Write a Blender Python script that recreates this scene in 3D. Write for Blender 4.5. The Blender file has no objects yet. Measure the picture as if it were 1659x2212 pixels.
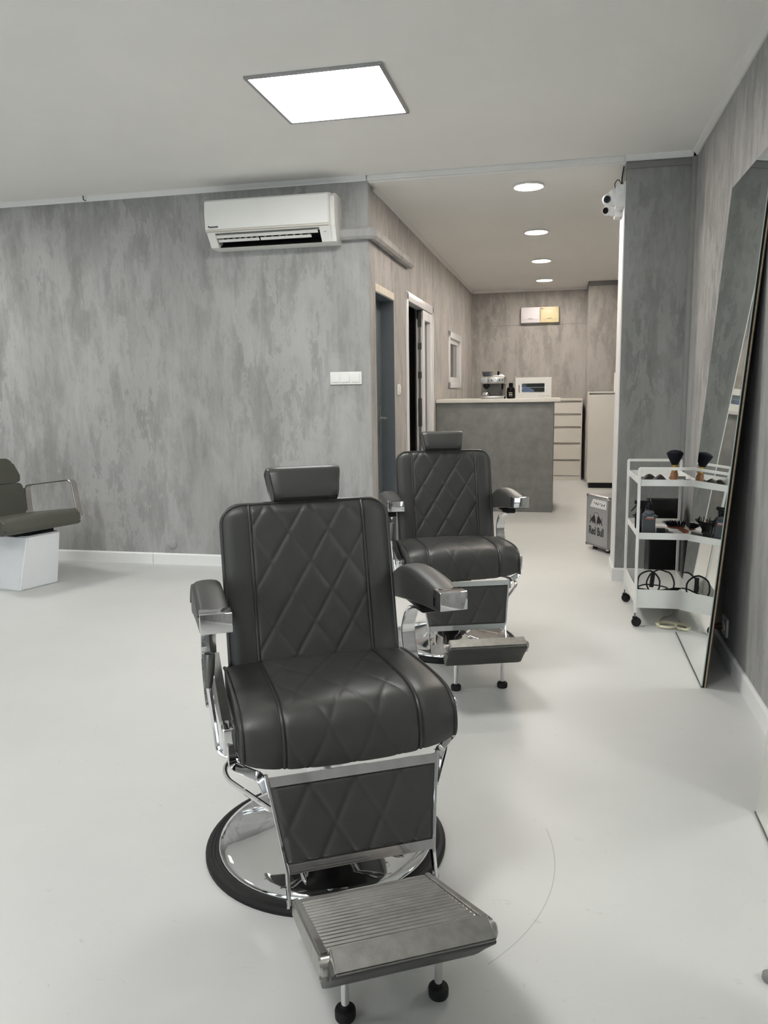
import bpy, bmesh, math, random
from math import sin, cos, pi, radians, sqrt, exp
from mathutils import Vector, Matrix, noise as mnoise

sc = bpy.context.scene
C = sc.collection
random.seed(4)

# ------------------------------------------------------------------ camera
H = 1.24
YAW, PITCH, ROLL = radians(-12.7347), radians(8.7912), radians(0.8590)
fw = Vector((sin(YAW) * cos(PITCH), cos(YAW) * cos(PITCH), -sin(PITCH)))
rt = Vector((cos(YAW), -sin(YAW), 0))
dn = fw.cross(rt)
r2 = rt * cos(ROLL) + dn * sin(ROLL)
d2 = -rt * sin(ROLL) + dn * cos(ROLL)
cam_data = bpy.data.cameras.new('camera')
cam_data.sensor_fit = 'HORIZONTAL'
cam_data.sensor_width = 36
cam_data.lens = 1704.9 / 1659 * 36
cam_data.clip_start = 0.05
cam = bpy.data.objects.new('camera', cam_data)
C.objects.link(cam)
cam.matrix_world = Matrix(((r2.x, -d2.x, -fw.x, 0), (r2.y, -d2.y, -fw.y, 0), (r2.z, -d2.z, -fw.z, H), (0, 0, 0, 1)))
sc.camera = cam

# ------------------------------------------------------------------ light, exposure
vs = sc.view_settings
vs.view_transform = 'Standard'
vs.look = 'None'
vs.gamma = 1.0
vs.use_curve_mapping = False
vs.exposure = 0.38
LED_POWER = 23.0
SPOT_POWER = 175.0
SKY_POWER = 2.7
sc.cycles.blur_glossy = 0.15
sc.cycles.sample_clamp_indirect = 14.0
sc.cycles.max_bounces = 8
sc.cycles.diffuse_bounces = 4
sc.cycles.glossy_bounces = 3
sc.cycles.adaptive_threshold = 0.10
sc.cycles.adaptive_min_samples = 16
sc.cycles.use_light_tree = False
w = bpy.data.worlds.new('world')
sc.world = w
w.use_nodes = True
bg = w.node_tree.nodes['Background']
bg.inputs[0].default_value = (0.90, 0.95, 1.0, 1)
bg.inputs[1].default_value = SKY_POWER


def portal(loc, rot, sx, sy):
    l = bpy.data.lights.new('window_daylight', 'AREA')
    l.shape = 'RECTANGLE'; l.size = sx; l.size_y = sy
    l.cycles.is_portal = True
    o = bpy.data.objects.new('window_daylight', l)
    o.location = loc; o.rotation_euler = rot
    C.objects.link(o)


portal((-1.9, -2.93, 1.35), (radians(90), 0, 0), 2.2, 2.3)
portal((-4.7, -2.93, 1.35), (radians(90), 0, 0), 2.2, 2.3)

# ------------------------------------------------------------------ materials
MATS = {}


def mat(name, col, rough=0.5, metal=0.0, emit=None, estr=0.0, spec=0.5, coat=0.0):
    m = bpy.data.materials.new(name)
    m.use_nodes = True
    b = m.node_tree.nodes['Principled BSDF']
    b.inputs['Base Color'].default_value = (*col, 1)
    b.inputs['Roughness'].default_value = rough
    b.inputs['Metallic'].default_value = metal
    b.inputs['Specular IOR Level'].default_value = spec
    b.inputs['Coat Weight'].default_value = coat
    if emit:
        b.inputs['Emission Color'].default_value = (*emit, 1)
        b.inputs['Emission Strength'].default_value = estr
    MATS[name] = m
    return m


def N(m, kind, **kw):
    n = m.node_tree.nodes.new(kind)
    for k, v in kw.items():
        if k in n.inputs:
            n.inputs[k].default_value = v
        else:
            setattr(n, k, v)
    return n


def L(m, a, b):
    m.node_tree.links.new(a, b)


def ramp(m, stops):
    r = N(m, 'ShaderNodeValToRGB')
    e = r.color_ramp.elements
    while len(e) < len(stops):
        e.new(0.5)
    for i, (p, c) in enumerate(stops):
        e[i].position = p
        e[i].color = (*c, 1) if len(c) == 3 else c
    return r


def add_bump(m, height_socket, strength, dist):
    b = N(m, 'ShaderNodeBump')
    b.inputs['Strength'].default_value = strength
    b.inputs['Distance'].default_value = dist
    L(m, height_socket, b.inputs['Height'])
    L(m, b.outputs[0], m.node_tree.nodes['Principled BSDF'].inputs['Normal'])


def pos(m, scale):
    g = N(m, 'ShaderNodeNewGeometry')
    mp = N(m, 'ShaderNodeMapping')
    mp.inputs['Scale'].default_value = scale
    L(m, g.outputs['Position'], mp.inputs['Vector'])
    return mp.outputs[0]


def plaster(name, dark, mid, light):
    m = mat(name, mid, 0.72, spec=0.35)
    b = m.node_tree.nodes['Principled BSDF']
    # broad trowel clouds
    n1 = N(m, 'ShaderNodeTexNoise', Scale=1.0, Detail=5.0, Roughness=0.62, Distortion=0.4)
    L(m, pos(m, (3.4, 3.4, 1.5)), n1.inputs['Vector'])
    c1 = ramp(m, [(0.30, dark), (0.50, mid), (0.72, light)])
    L(m, n1.outputs['Fac'], c1.inputs[0])
    # vertical drips
    n4 = N(m, 'ShaderNodeTexNoise', Scale=1.0, Detail=3.0, Roughness=0.7)
    L(m, pos(m, (16.0, 16.0, 1.6)), n4.inputs['Vector'])
    c4 = ramp(m, [(0.35, (0.92,) * 3), (0.65, (1.08,) * 3)])
    L(m, n4.outputs['Fac'], c4.inputs[0])
    # raised pale flakes with ragged edges
    n2 = N(m, 'ShaderNodeTexNoise', Scale=1.0, Detail=7.0, Roughness=0.74, Distortion=0.2)
    L(m, pos(m, (9.5, 9.5, 3.0)), n2.inputs['Vector'])
    c2 = ramp(m, [(0.505, (0, 0, 0)), (0.520, (1, 1, 1)), (0.60, (0.8, 0.8, 0.8)), (0.68, (0.15, 0.15, 0.15))])
    L(m, n2.outputs['Fac'], c2.inputs[0])
    n3 = N(m, 'ShaderNodeTexNoise', Scale=1.0, Detail=2.0, Roughness=0.6)
    L(m, pos(m, (1.9, 1.9, 0.8)), n3.inputs['Vector'])
    c3 = ramp(m, [(0.36, (0.15, 0.15, 0.15)), (0.60, (0.75, 0.75, 0.75))])
    L(m, n3.outputs['Fac'], c3.inputs[0])
    mul = N(m, 'ShaderNodeMath', operation='MULTIPLY')
    L(m, c2.outputs[0], mul.inputs[0]); L(m, c3.outputs[0], mul.inputs[1])
    c5 = ramp(m, [(0.36, (0.90,) * 3), (0.41, (0.90,) * 3), (0.44, (1, 1, 1))])
    L(m, n2.outputs['Fac'], c5.inputs[0])
    pit = N(m, 'ShaderNodeMix', data_type='RGBA', blend_type='MULTIPLY')
    pit.inputs[0].default_value = 1.0
    L(m, c4.outputs[0], pit.inputs[6]); L(m, c5.outputs[0], pit.inputs[7])
    dr_ = N(m, 'ShaderNodeMix', data_type='RGBA', blend_type='MULTIPLY')
    dr_.inputs[0].default_value = 1.0
    L(m, c1.outputs[0], dr_.inputs[6]); L(m, pit.outputs[2], dr_.inputs[7])
    mix = N(m, 'ShaderNodeMix', data_type='RGBA')
    L(m, mul.outputs[0], mix.inputs[0]); L(m, dr_.outputs[2], mix.inputs[6])
    mix.inputs[7].default_value = (*light, 1)
    L(m, mix.outputs[2], b.inputs['Base Color'])
    rr = ramp(m, [(0.0, (0.75,) * 3), (1.0, (0.5,) * 3)])
    L(m, mul.outputs[0], rr.inputs[0]); L(m, rr.outputs[0], b.inputs['Roughness'])
    return m


plaster('plaster', (0.275, 0.273, 0.264), (0.335, 0.332, 0.322), (0.425, 0.422, 0.410))
plaster('plaster_warm', (0.315, 0.300, 0.284), (0.375, 0.358, 0.341), (0.445, 0.428, 0.410))
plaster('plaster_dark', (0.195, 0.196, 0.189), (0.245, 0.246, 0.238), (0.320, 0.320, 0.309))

m = mat('floor', (0.74, 0.75, 0.735), 0.42, spec=0.4)
b = m.node_tree.nodes['Principled BSDF']
n1 = N(m, 'ShaderNodeTexNoise', Scale=0.9, Detail=4.0, Roughness=0.6)
L(m, pos(m, (1, 1, 1)), n1.inputs['Vector'])
c1 = ramp(m, [(0.3, (0.560, 0.570, 0.557)), (0.55, (0.600, 0.607, 0.592)), (0.75, (0.620, 0.625, 0.610))])
L(m, n1.outputs['Fac'], c1.inputs[0])
# worn arc left by the footrest glides of the near chair
g = N(m, 'ShaderNodeNewGeometry')
vd = N(m, 'ShaderNodeVectorMath', operation='DISTANCE')
L(m, g.outputs['Position'], vd.inputs[0]); vd.inputs[1].default_value = (-0.618, 1.949, 0)
sub = N(m, 'ShaderNodeMath', operation='SUBTRACT'); L(m, vd.outputs['Value'], sub.inputs[0]); sub.inputs[1].default_value = 0.622
ab = N(m, 'ShaderNodeMath', operation='ABSOLUTE'); L(m, sub.outputs[0], ab.inputs[0])
lt = N(m, 'ShaderNodeMath', operation='LESS_THAN'); L(m, ab.outputs[0], lt.inputs[0]); lt.inputs[1].default_value = 0.0012
sx_ = N(m, 'ShaderNodeSeparateXYZ'); L(m, g.outputs['Position'], sx_.inputs[0])
gx = N(m, 'ShaderNodeMath', operation='GREATER_THAN'); L(m, sx_.outputs[0], gx.inputs[0]); gx.inputs[1].default_value = -0.135
ly = N(m, 'ShaderNodeMath', operation='LESS_THAN'); L(m, sx_.outputs[1], ly.inputs[0]); ly.inputs[1].default_value = 2.13
mg = N(m, 'ShaderNodeMath', operation='MULTIPLY'); L(m, gx.outputs[0], mg.inputs[0]); L(m, ly.outputs[0], mg.inputs[1])
ml = N(m, 'ShaderNodeMath', operation='MULTIPLY'); L(m, lt.outputs[0], ml.inputs[0]); L(m, mg.outputs[0], ml.inputs[1])
# small scuffs
v1 = N(m, 'ShaderNodeTexNoise', Scale=20.0, Detail=3.0, Roughness=0.7, Distortion=1.5)
L(m, pos(m, (1, 2.2, 1)), v1.inputs['Vector'])
cs = ramp(m, [(0.66, (0, 0, 0)), (0.74, (0.45, 0.45, 0.45))]); L(m, v1.outputs['Fac'], cs.inputs[0])
mx = N(m, 'ShaderNodeMath', operation='MAXIMUM'); L(m, ml.outputs[0], mx.inputs[0]); L(m, cs.outputs[0], mx.inputs[1])
mix = N(m, 'ShaderNodeMix', data_type='RGBA')
L(m, mx.outputs[0], mix.inputs[0]); L(m, c1.outputs[0], mix.inputs[6]); mix.inputs[7].default_value = (0.42, 0.42, 0.40, 1)
L(m, mix.outputs[2], b.inputs['Base Color'])


def grain(name, col, rough, scale, amt, bump, bscale, metal=0.0, spec=0.5):
    m = mat(name, col, rough, metal, spec=spec)
    b = m.node_tree.nodes['Principled BSDF']
    n = N(m, 'ShaderNodeTexNoise', Scale=scale, Detail=5.0, Roughness=0.6)
    tc = N(m, 'ShaderNodeTexCoord')
    L(m, tc.outputs['Object'], n.inputs['Vector'])
    lo = tuple(c * (1 - amt) for c in col); hi = tuple(min(1, c * (1 + amt)) for c in col)
    r = ramp(m, [(0.3, lo), (0.7, hi)])
    L(m, n.outputs['Fac'], r.inputs[0]); L(m, r.outputs[0], b.inputs['Base Color'])
    if bump:
        n2 = N(m, 'ShaderNodeTexNoise', Scale=bscale, Detail=3.0)
        L(m, tc.outputs['Object'], n2.inputs['Vector'])
        add_bump(m, n2.outputs['Fac'], bump, 0.001)
    return m


grain('ceiling_paint', (0.90, 0.89, 0.865), 0.85, 1.5, 0.02, 0.08, 120)
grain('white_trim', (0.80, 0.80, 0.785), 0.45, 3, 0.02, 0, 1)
grain('white_plastic', (0.80, 0.80, 0.77), 0.35, 3, 0.015, 0, 1)
grain('pvc', (0.82, 0.82, 0.83), 0.25, 3, 0.01, 0, 1)
grain('vinyl', (0.050, 0.0495, 0.046), 0.43, 6, 0.08, 0.12, 420, spec=0.45)
grain('vinyl_piping', (0.030, 0.030, 0.028), 0.38, 6, 0.05, 0, 1)
grain('olive_vinyl', (0.085, 0.085, 0.069), 0.42, 6, 0.06, 0.1, 300)
grain('base_lacquer', (0.80, 0.82, 0.84), 0.35, 4, 0.02, 0, 1)
grain('chrome', (0.80, 0.80, 0.81), 0.06, 8, 0.02, 0, 1, metal=1.0)
grain('cast_aluminium', (0.46, 0.45, 0.43), 0.34, 30, 0.12, 0.15, 200, metal=1.0)
grain('pad_metal', (0.27, 0.265, 0.25), 0.46, 40, 0.15, 0.2, 250, metal=0.9)
grain('brushed_steel', (0.52, 0.50, 0.47), 0.28, 20, 0.08, 0, 1, metal=1.0)
grain('rubber', (0.016, 0.016, 0.016), 0.55, 10, 0.1, 0.1, 100, spec=0.22)
grain('black_plastic', (0.007, 0.007, 0.007), 0.38, 10, 0.1, 0, 1, spec=0.22)
grain('black_gloss', (0.006, 0.006, 0.006), 0.2, 10, 0.1, 0, 1, spec=0.22)
grain('laminate', (0.20, 0.201, 0.195), 0.5, 9, 0.18, 0.05, 60)
grain('slate_door', (0.115, 0.135, 0.150), 0.5, 3, 0.05, 0, 1)
grain('grey_paint', (0.22, 0.215, 0.205), 0.6, 5, 0.08, 0, 1)
grain('wood_pine', (0.66, 0.61, 0.51), 0.6, 14, 0.15, 0, 1)
grain('cabinet_white', (0.72, 0.70, 0.655), 0.45, 2, 0.015, 0, 1)
grain('brush_wood', (0.27, 0.125, 0.055), 0.4, 25, 0.2, 0, 1)
grain('paddle_wood', (0.17, 0.055, 0.030), 0.4, 25, 0.2, 0, 1)
grain('brass', (0.70, 0.47, 0.16), 0.25, 10, 0.05, 0, 1, metal=1.0)
grain('bristle', (0.007, 0.007, 0.013), 0.8, 300, 0.4, 0.5, 500, spec=0.22)
grain('cable', (0.020, 0.020, 0.019), 0.5, 10, 0.1, 0, 1, spec=0.22)
grain('cream_cable', (0.66, 0.62, 0.46), 0.45, 10, 0.05, 0, 1)
grain('brown_cable', (0.14, 0.075, 0.04), 0.5, 10, 0.05, 0, 1)
grain('foil', (0.62, 0.63, 0.66), 0.3, 30, 0.1, 0.6, 60)
grain('chipboard', (0.36, 0.28, 0.18), 0.7, 60, 0.2, 0, 1)
grain('mirror_back', (0.030, 0.026, 0.022), 0.6, 20, 0.2, 0, 1)
grain('bottle_label', (0.045, 0.050, 0.056), 0.4, 10, 0.05, 0, 1)
grain('bottle_clear', (0.085, 0.095, 0.115), 0.12, 10, 0.05, 0, 1)
grain('white_print', (0.75, 0.75, 0.75), 0.5, 10, 0.02, 0, 1)
grain('red_print', (0.55, 0.10, 0.06), 0.5, 10, 0.02, 0, 1)
grain('yellowed_plastic', (0.80, 0.70, 0.42), 0.35, 5, 0.03, 0, 1)
grain('breaker_white', (0.78, 0.76, 0.80), 0.35, 5, 0.02, 0, 1)
grain('cooler_silver', (0.42, 0.425, 0.43), 0.42, 6, 0.04, 0, 1, metal=0.35)
grain('cooler_frame', (0.40, 0.40, 0.41), 0.3, 6, 0.04, 0, 1, metal=0.6)
grain('ink', (0.015, 0.015, 0.016), 0.5, 6, 0.04, 0, 1)
grain('steel_dark', (0.20, 0.20, 0.19), 0.4, 20, 0.1, 0, 1, metal=1.0)
grain('beige_strip', (0.60, 0.57, 0.50), 0.4, 5, 0.02, 0, 1)
grain('towel_blue', (0.10, 0.15, 0.26), 0.9, 40, 0.2, 0.4, 200)
grain('paper', (0.84, 0.82, 0.76), 0.9, 40, 0.03, 0.3, 200)
grain('camera_white', (0.80, 0.80, 0.80), 0.3, 5, 0.02, 0, 1)
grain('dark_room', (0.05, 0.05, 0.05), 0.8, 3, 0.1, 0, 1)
grain('grey_rubber', (0.24, 0.24, 0.23), 0.6, 10, 0.1, 0, 1)
grain('bean', (0.05, 0.03, 0.02), 0.5, 60, 0.4, 0.5, 120)
mat('led', (0.9, 0.9, 0.9), 0.5, emit=(1.0, 0.985, 0.96), estr=LED_POWER)
mat('spot_lens', (0.9, 0.9, 0.9), 0.5, emit=(1.0, 0.90, 0.80), estr=SPOT_POWER)
mat('mirror_glass', (0.86, 0.89, 0.87), 0.004, metal=1.0)
mat('glass_edge', (0.50, 0.58, 0.54), 0.1)
m = mat('window_glass', (0.9, 0.93, 0.93), 0.02)
nt = m.node_tree
tr = nt.nodes.new('ShaderNodeBsdfTransparent'); tr.inputs[0].default_value = (0.92, 0.95, 0.95, 1)
gl = nt.nodes.new('ShaderNodeBsdfGlossy'); gl.inputs['Roughness'].default_value = 0.02
fr = nt.nodes.new('ShaderNodeFresnel'); fr.inputs[0].default_value = 1.5
mxs = nt.nodes.new('ShaderNodeMixShader')
nt.links.new(fr.outputs[0], mxs.inputs[0]); nt.links.new(tr.outputs[0], mxs.inputs[1]); nt.links.new(gl.outputs[0], mxs.inputs[2])
nt.links.new(mxs.outputs[0], nt.nodes['Material Output'].inputs[0])
m = mat('dark_glass', (0.03, 0.035, 0.035), 0.04)


# ------------------------------------------------------------------ geometry helpers
def obj(name, bm, material, parent=None, smooth=40, loc=None, rot=None):
    me = bpy.data.meshes.new(name)
    bmesh.ops.recalc_face_normals(bm, faces=bm.faces)
    bm.to_mesh(me); bm.free()
    if smooth:
        for p in me.polygons:
            p.use_smooth = True
        me.set_sharp_from_angle(angle=radians(smooth))
    for mm in ([material] if isinstance(material, str) else material):
        me.materials.append(MATS[mm])
    o = bpy.data.objects.new(name, me)
    C.objects.link(o)
    if parent: o.parent = parent
    if loc is not None: o.location = loc
    if rot is not None: o.rotation_euler = rot
    return o


def tag(o, label, cat, group=None):
    o['label'] = label; o['category'] = cat
    if group: o['group'] = group
    return o


def thing(name, label, cat, loc=(0, 0, 0), rotz=0, group=None):
    o = bpy.data.objects.new(name, None)
    o.empty_display_size = 0.1
    C.objects.link(o)
    o.location = loc; o.rotation_euler = (0, 0, rotz)
    return tag(o, label, cat, group)


def struct(name, bm, material, smooth=0):
    o = obj(name, bm, material, None, smooth)
    o['kind'] = 'structure'
    return o


def struct_root(name, loc=(0, 0, 0)):
    o = bpy.data.objects.new(name, None); C.objects.link(o); o.location = loc
    o['kind'] = 'structure'
    return o


def B():
    return bmesh.new()


def box(bm, x0, x1, y0, y1, z0, z1, bev=0.0, seg=2):
    v = [bm.verts.new((x, y, z)) for x in (x0, x1) for y in (y0, y1) for z in (z0, z1)]
    f = [bm.faces.new([v[i] for i in q]) for q in ((0, 1, 3, 2), (4, 6, 7, 5), (0, 4, 5, 1), (2, 3, 7, 6), (0, 2, 6, 4), (1, 5, 7, 3))]
    if bev:
        es = {e for ff in f for e in ff.edges}
        bmesh.ops.bevel(bm, geom=list(es), offset=bev, segments=seg, profile=0.6, affect='EDGES')
    return bm


def hexa(bm, pts):
    """8 corners: bottom a b c d then top a b c d"""
    v = [bm.verts.new(p) for p in pts]
    for q in ((3, 2, 1, 0), (4, 5, 6, 7), (0, 1, 5, 4), (1, 2, 6, 5), (2, 3, 7, 6), (3, 0, 4, 7)):
        bm.faces.new([v[i] for i in q])
    return bm


def prism(bm, poly, f0, f1):
    """poly of 2D points; f0,f1 map (a,b) to 3D"""
    a = [bm.verts.new(f0(*p)) for p in poly]; b_ = [bm.verts.new(f1(*p)) for p in poly]
    n = len(poly)
    bm.faces.new(a[::-1]); bm.faces.new(b_)
    for i in range(n):
        bm.faces.new((a[i], a[(i + 1) % n], b_[(i + 1) % n], b_[i]))
    return bm


def xprism(bm, poly, x0, x1):
    return prism(bm, poly, lambda a, b: (x0, a, b), lambda a, b: (x1, a, b))


def fillet(pts, r, k=5, closed=False):
    pts = [Vector(p) for p in pts]
    out = []
    n = len(pts)
    for i, p in enumerate(pts):
        if not closed and (i == 0 or i == n - 1):
            out.append(p); continue
        a = pts[i - 1]; c = pts[(i + 1) % n]
        da = (a - p); dc = (c - p)
        rr = min(r, da.length * 0.49, dc.length * 0.49)
        p0 = p + da.normalized() * rr; p1 = p + dc.normalized() * rr
        for j in range(k + 1):
            t = j / k
            out.append(p0 * (1 - t) ** 2 + p * 2 * t * (1 - t) + p1 * t * t)
    return out


def sweep(bm, pts, sec, up=None, closed=False, cap=True, scale=None):
    pts = [Vector(p) for p in pts]
    n = len(pts)
    rings = []
    ref = Vector(up) if up is not None else None
    prev = None
    for i, p in enumerate(pts):
        if closed:
            t = (pts[(i + 1) % n] - pts[i - 1])
        else:
            t = (pts[min(i + 1, n - 1)] - pts[max(i - 1, 0)])
        t = t.normalized() if t.length > 1e-9 else Vector((0, 0, 1))
        if ref is not None:
            s = ref - t * ref.dot(t)
            if s.length < 1e-4: s = prev if prev else t.orthogonal()
            s.normalize()
        else:
            if prev is None:
                s = t.orthogonal().normalized()
            else:
                s = prev - t * prev.dot(t)
                s.normalize()
        prev = s
        q = t.cross(s)
        k = scale[i] if scale else 1.0
        rings.append([bm.verts.new(p + (s * a + q * b) * k) for a, b in sec])
    m = len(sec)
    for i in range(n if closed else n - 1):
        A = rings[i]; Bq = rings[(i + 1) % n]
        for j in range(m):
            bm.faces.new((A[j], A[(j + 1) % m], Bq[(j + 1) % m], Bq[j]))
    if cap and not closed:
        bm.faces.new(rings[0][::-1]); bm.faces.new(rings[-1])
    return bm


def circ(r, n=8):
    return [(r * cos(2 * pi * i / n), r * sin(2 * pi * i / n)) for i in range(n)]


def rect(a, b, ch=0.0):
    a /= 2; b /= 2
    if not ch:
        return [(-a, -b), (a, -b), (a, b), (-a, b)]
    return [(-a + ch, -b), (a - ch, -b), (a, -b + ch), (a, b - ch), (a - ch, b), (-a + ch, b), (-a, b - ch), (-a, -b + ch)]


def tube(bm, pts, r, n=8, closed=False, up=None, scale=None):
    return sweep(bm, pts, circ(r, n), up, closed, True, scale)


def lathe(bm, prof, n=32, origin=(0, 0, 0), axis=(0, 0, 1)):
    ax = Vector(axis).normalized()
    s = ax.orthogonal().normalized(); q = ax.cross(s)
    o = Vector(origin)
    rings = []
    for r, z in prof:
        if r < 1e-6:
            rings.append([bm.verts.new(o + ax * z)])
        else:
            rings.append([bm.verts.new(o + ax * z + (s * cos(2 * pi * i / n) + q * sin(2 * pi * i / n)) * r) for i in range(n)])
    for A, Bq in zip(rings, rings[1:]):
        for i in range(n):
            j = (i + 1) % n
            if len(A) == 1 and len(Bq) == 1: continue
            if len(A) == 1: bm.faces.new((A[0], Bq[j], Bq[i]))
            elif len(Bq) == 1: bm.faces.new((A[i], A[j], Bq[0]))
            else: bm.faces.new((A[i], A[j], Bq[j], Bq[i]))
    if len(rings[0]) > 1: bm.faces.new(rings[0][::-1])
    if len(rings[-1]) > 1: bm.faces.new(rings[-1])
    return bm


def text_obj(name, body, size, material, parent, mtx, extrude=0.0006, xscale=1.0, bold=0.0):
    cu = bpy.data.curves.new(name, 'FONT')
    cu.body = body; cu.size = size; cu.extrude = extrude; cu.offset = bold
    cu.align_x = 'CENTER'; cu.align_y = 'CENTER'
    t = bpy.data.objects.new(name + '_curve', cu)
    C.objects.link(t)
    bpy.context.view_layer.update()
    me = bpy.data.meshes.new_from_object(t.evaluated_get(bpy.context.evaluated_depsgraph_get()))
    bpy.data.objects.remove(t); bpy.data.curves.remove(cu)
    me.materials.clear(); me.materials.append(MATS[material])
    me.name = name
    me.transform(mtx @ Matrix.Diagonal((xscale, 1, 1, 1)))
    o = bpy.data.objects.new(name, me)
    C.objects.link(o)
    o.parent = parent
    return o


def frame_matrix(origin, xdir, ydir):
    x = Vector(xdir).normalized(); y = Vector(ydir).normalized(); z = x.cross(y)
    o = Vector(origin)
    return Matrix(((x.x, y.x, z.x, o.x), (x.y, y.y, z.y, o.y), (x.z, y.z, z.z, o.z), (0, 0, 0, 1)))


# ------------------------------------------------------------------ the room shell
XW, YB, ZC = 0.745, 5.19, 2.60            # right wall, back wall, main ceiling
XP, YP = -1.25, 5.19                        # passage left wall
XL, YF = -6.6, -2.8                         # left and front walls
YE, ZP = 11.28, 2.57                        # end of the passage, its ceiling
XPR = 1.35

struct('floor', box(B(), XL - 0.2, XPR + 0.2, YF - 0.2, YE + 0.2, -0.1, 0), 'floor')
bm = B(); box(bm, XL - 0.2, XPR + 0.2, YF - 0.2, YB, ZC, ZC + 0.12)
struct('ceiling', bm, 'ceiling_paint')
bm = B(); box(bm, XP - 2.6, XPR + 0.2, YB, YE + 0.2, ZP, ZC + 0.12)
struct('ceiling_passage', bm, 'ceiling_paint')
struct('wall_back', box(B(), XL, XP, YB, YB + 0.145, 0, ZC), 'plaster')
struct('wall_right', box(B(), XW, XW + 0.15, YF, YB, 0, ZC), 'plaster')
struct('wall_left', box(B(), XL - 0.15, XL, YF, YB + 0.145, 0, ZC), 'plaster')
# front wall with two large shop windows
bm = B()
for x0, x1 in ((XL - 0.15, -5.8), (-3.6, -3.0), (-0.8, XW + 0.15)):
    box(bm, x0, x1, YF - 0.15, YF, 0, ZC)
for x0, x1 in ((-5.8, -3.6), (-3.0, -0.8)):
    box(bm, x0, x1, YF - 0.15, YF, 0, 0.2); box(bm, x0, x1, YF - 0.15, YF, 2.5, ZC)
struct('wall_front', bm, 'plaster')
for k, (x0, x1) in enumerate(((-5.8, -3.6), (-3.0, -0.8))):
    r = struct_root('window_%d' % (k + 2), ((x0 + x1) / 2, YF - 0.07, 0.2))
    hw = (x1 - x0) / 2
    bm = B()
    for a, b_ in ((-hw, -hw + 0.07), (hw - 0.07, hw), (-0.03, 0.03)):
        box(bm, a, b_, -0.03, 0.03, 0, 2.3, 0.005)
    for a, b_ in ((0, 0.07), (2.23, 2.3)):
        box(bm, -hw, hw, -0.029, 0.029, a, b_, 0.005)
    obj('window_frame', bm, 'pvc', r)
    for s in (-1, 1):
        a, b_ = (-hw + 0.07, -0.03) if s < 0 else (0.03, hw - 0.07)
        obj('pane', box(B(), a, b_, -0.003, 0.003, 0.07, 2.23), 'window_glass', r, 0)

# passage left wall with two doorways and a small window
D1 = (5.36, 5.97, 1.955)
D2 = (6.45, 7.81, 2.03)
W1 = (8.90, 9.97, 1.25, 1.88)
TW = 0.18
bm = B()
for y0, y1, z0, z1 in ((YB + 0.145, D1[0], 0, ZP), (D1[0], D1[1], D1[2], ZP), (D1[1], D2[0], 0, ZP), (D2[0], D2[1], D2[2], ZP),
                       (D2[1], W1[0], 0, ZP), (W1[0], W1[1], 0, W1[2]), (W1[0], W1[1], W1[3], ZP), (W1[1], YE, 0, ZP)):
    box(bm, XP - TW, XP, y0, y1, z0, z1)
struct('wall_passage_left', bm, 'plaster_warm')
struct('wall_passage_end', box(B(), XP - TW, XPR, YE, YE + 0.15, 0, ZP), 'plaster_warm')
struct('wall_passage_right', box(B(), XPR, XPR + 0.15, YB + 0.1, YE + 0.15, 0, ZP), 'plaster_warm')
# recess behind door 2: a dark store room
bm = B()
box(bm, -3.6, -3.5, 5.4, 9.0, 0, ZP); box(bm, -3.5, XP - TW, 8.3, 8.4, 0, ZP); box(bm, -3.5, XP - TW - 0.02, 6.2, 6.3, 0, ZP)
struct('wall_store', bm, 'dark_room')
# chimney breast in the far right corner of the passage
bm = B(); box(bm, 0.305, XPR, 10.72, YE, 0, ZP - 0.06)
struct('wall_column_far', bm, 'plaster_warm')
struct('trim_1', box(B(), 0.295, XPR, 10.705, YE, ZP - 0.06, ZP, 0.008), 'grey_paint')
# horizontal joint on the far wall
struct('trim_2', box(B(), XP + 0.27, 0.305, YE - 0.003, YE, 2.088, 2.094), 'grey_paint')

# pillar
PX, PY = 0.348, 5.19
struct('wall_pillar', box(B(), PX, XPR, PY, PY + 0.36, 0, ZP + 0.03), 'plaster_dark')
struct('pillar_lit_side', box(B(), PX - 0.006, PX, PY + 0.002, PY + 0.36, 0.08, 2.46), 'white_trim')          # pillar's plaster side coloured white for the downlights grazing it
bm = B(); box(bm, PX - 0.004, XW - 0.025, PY - 0.012, PY + 0.002, 2.525, 2.562, 0.004)
struct('trim_4', bm, 'grey_paint')
bm = B(); lathe(bm, [(0.028, 0.08), (0.028, 2.565)], 16, (XW - 0.002, PY - 0.002, 0))
struct('trim_5', bm, 'grey_paint', 40)

# ceiling mouldings
def crown(name, poly_pts, path, material='white_trim'):
    bm = B()
    sweep(bm, path, poly_pts, up=(0, 0, 1))
    return struct(name, bm, material)


def crown_x(name, x0, x1, y, z, s=0.032, d=-1):
    bm = B()
    xprism(bm, [(y, z), (y + d * s * 0.9, z), (y + d * s * 0.8, z - s * 0.2), (y + d * s * 0.3, z - s * 0.75), (y + d * s * 0.25, z - s), (y, z - s)], x0, x1)
    return struct(name, bm, 'white_trim', 30)


def crown_y(name, y0, y1, x, z, s=0.032, d=1):
    bm = B()
    prism(bm, [(x, z), (x + d * s * 0.9, z), (x + d * s * 0.8, z - s * 0.2), (x + d * s * 0.3, z - s * 0.75), (x + d * s * 0.25, z - s), (x, z - s)],
          lambda a, b_: (a, y0, b_), lambda a, b_: (a, y1, b_))
    return struct(name, bm, 'white_trim', 30)


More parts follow.
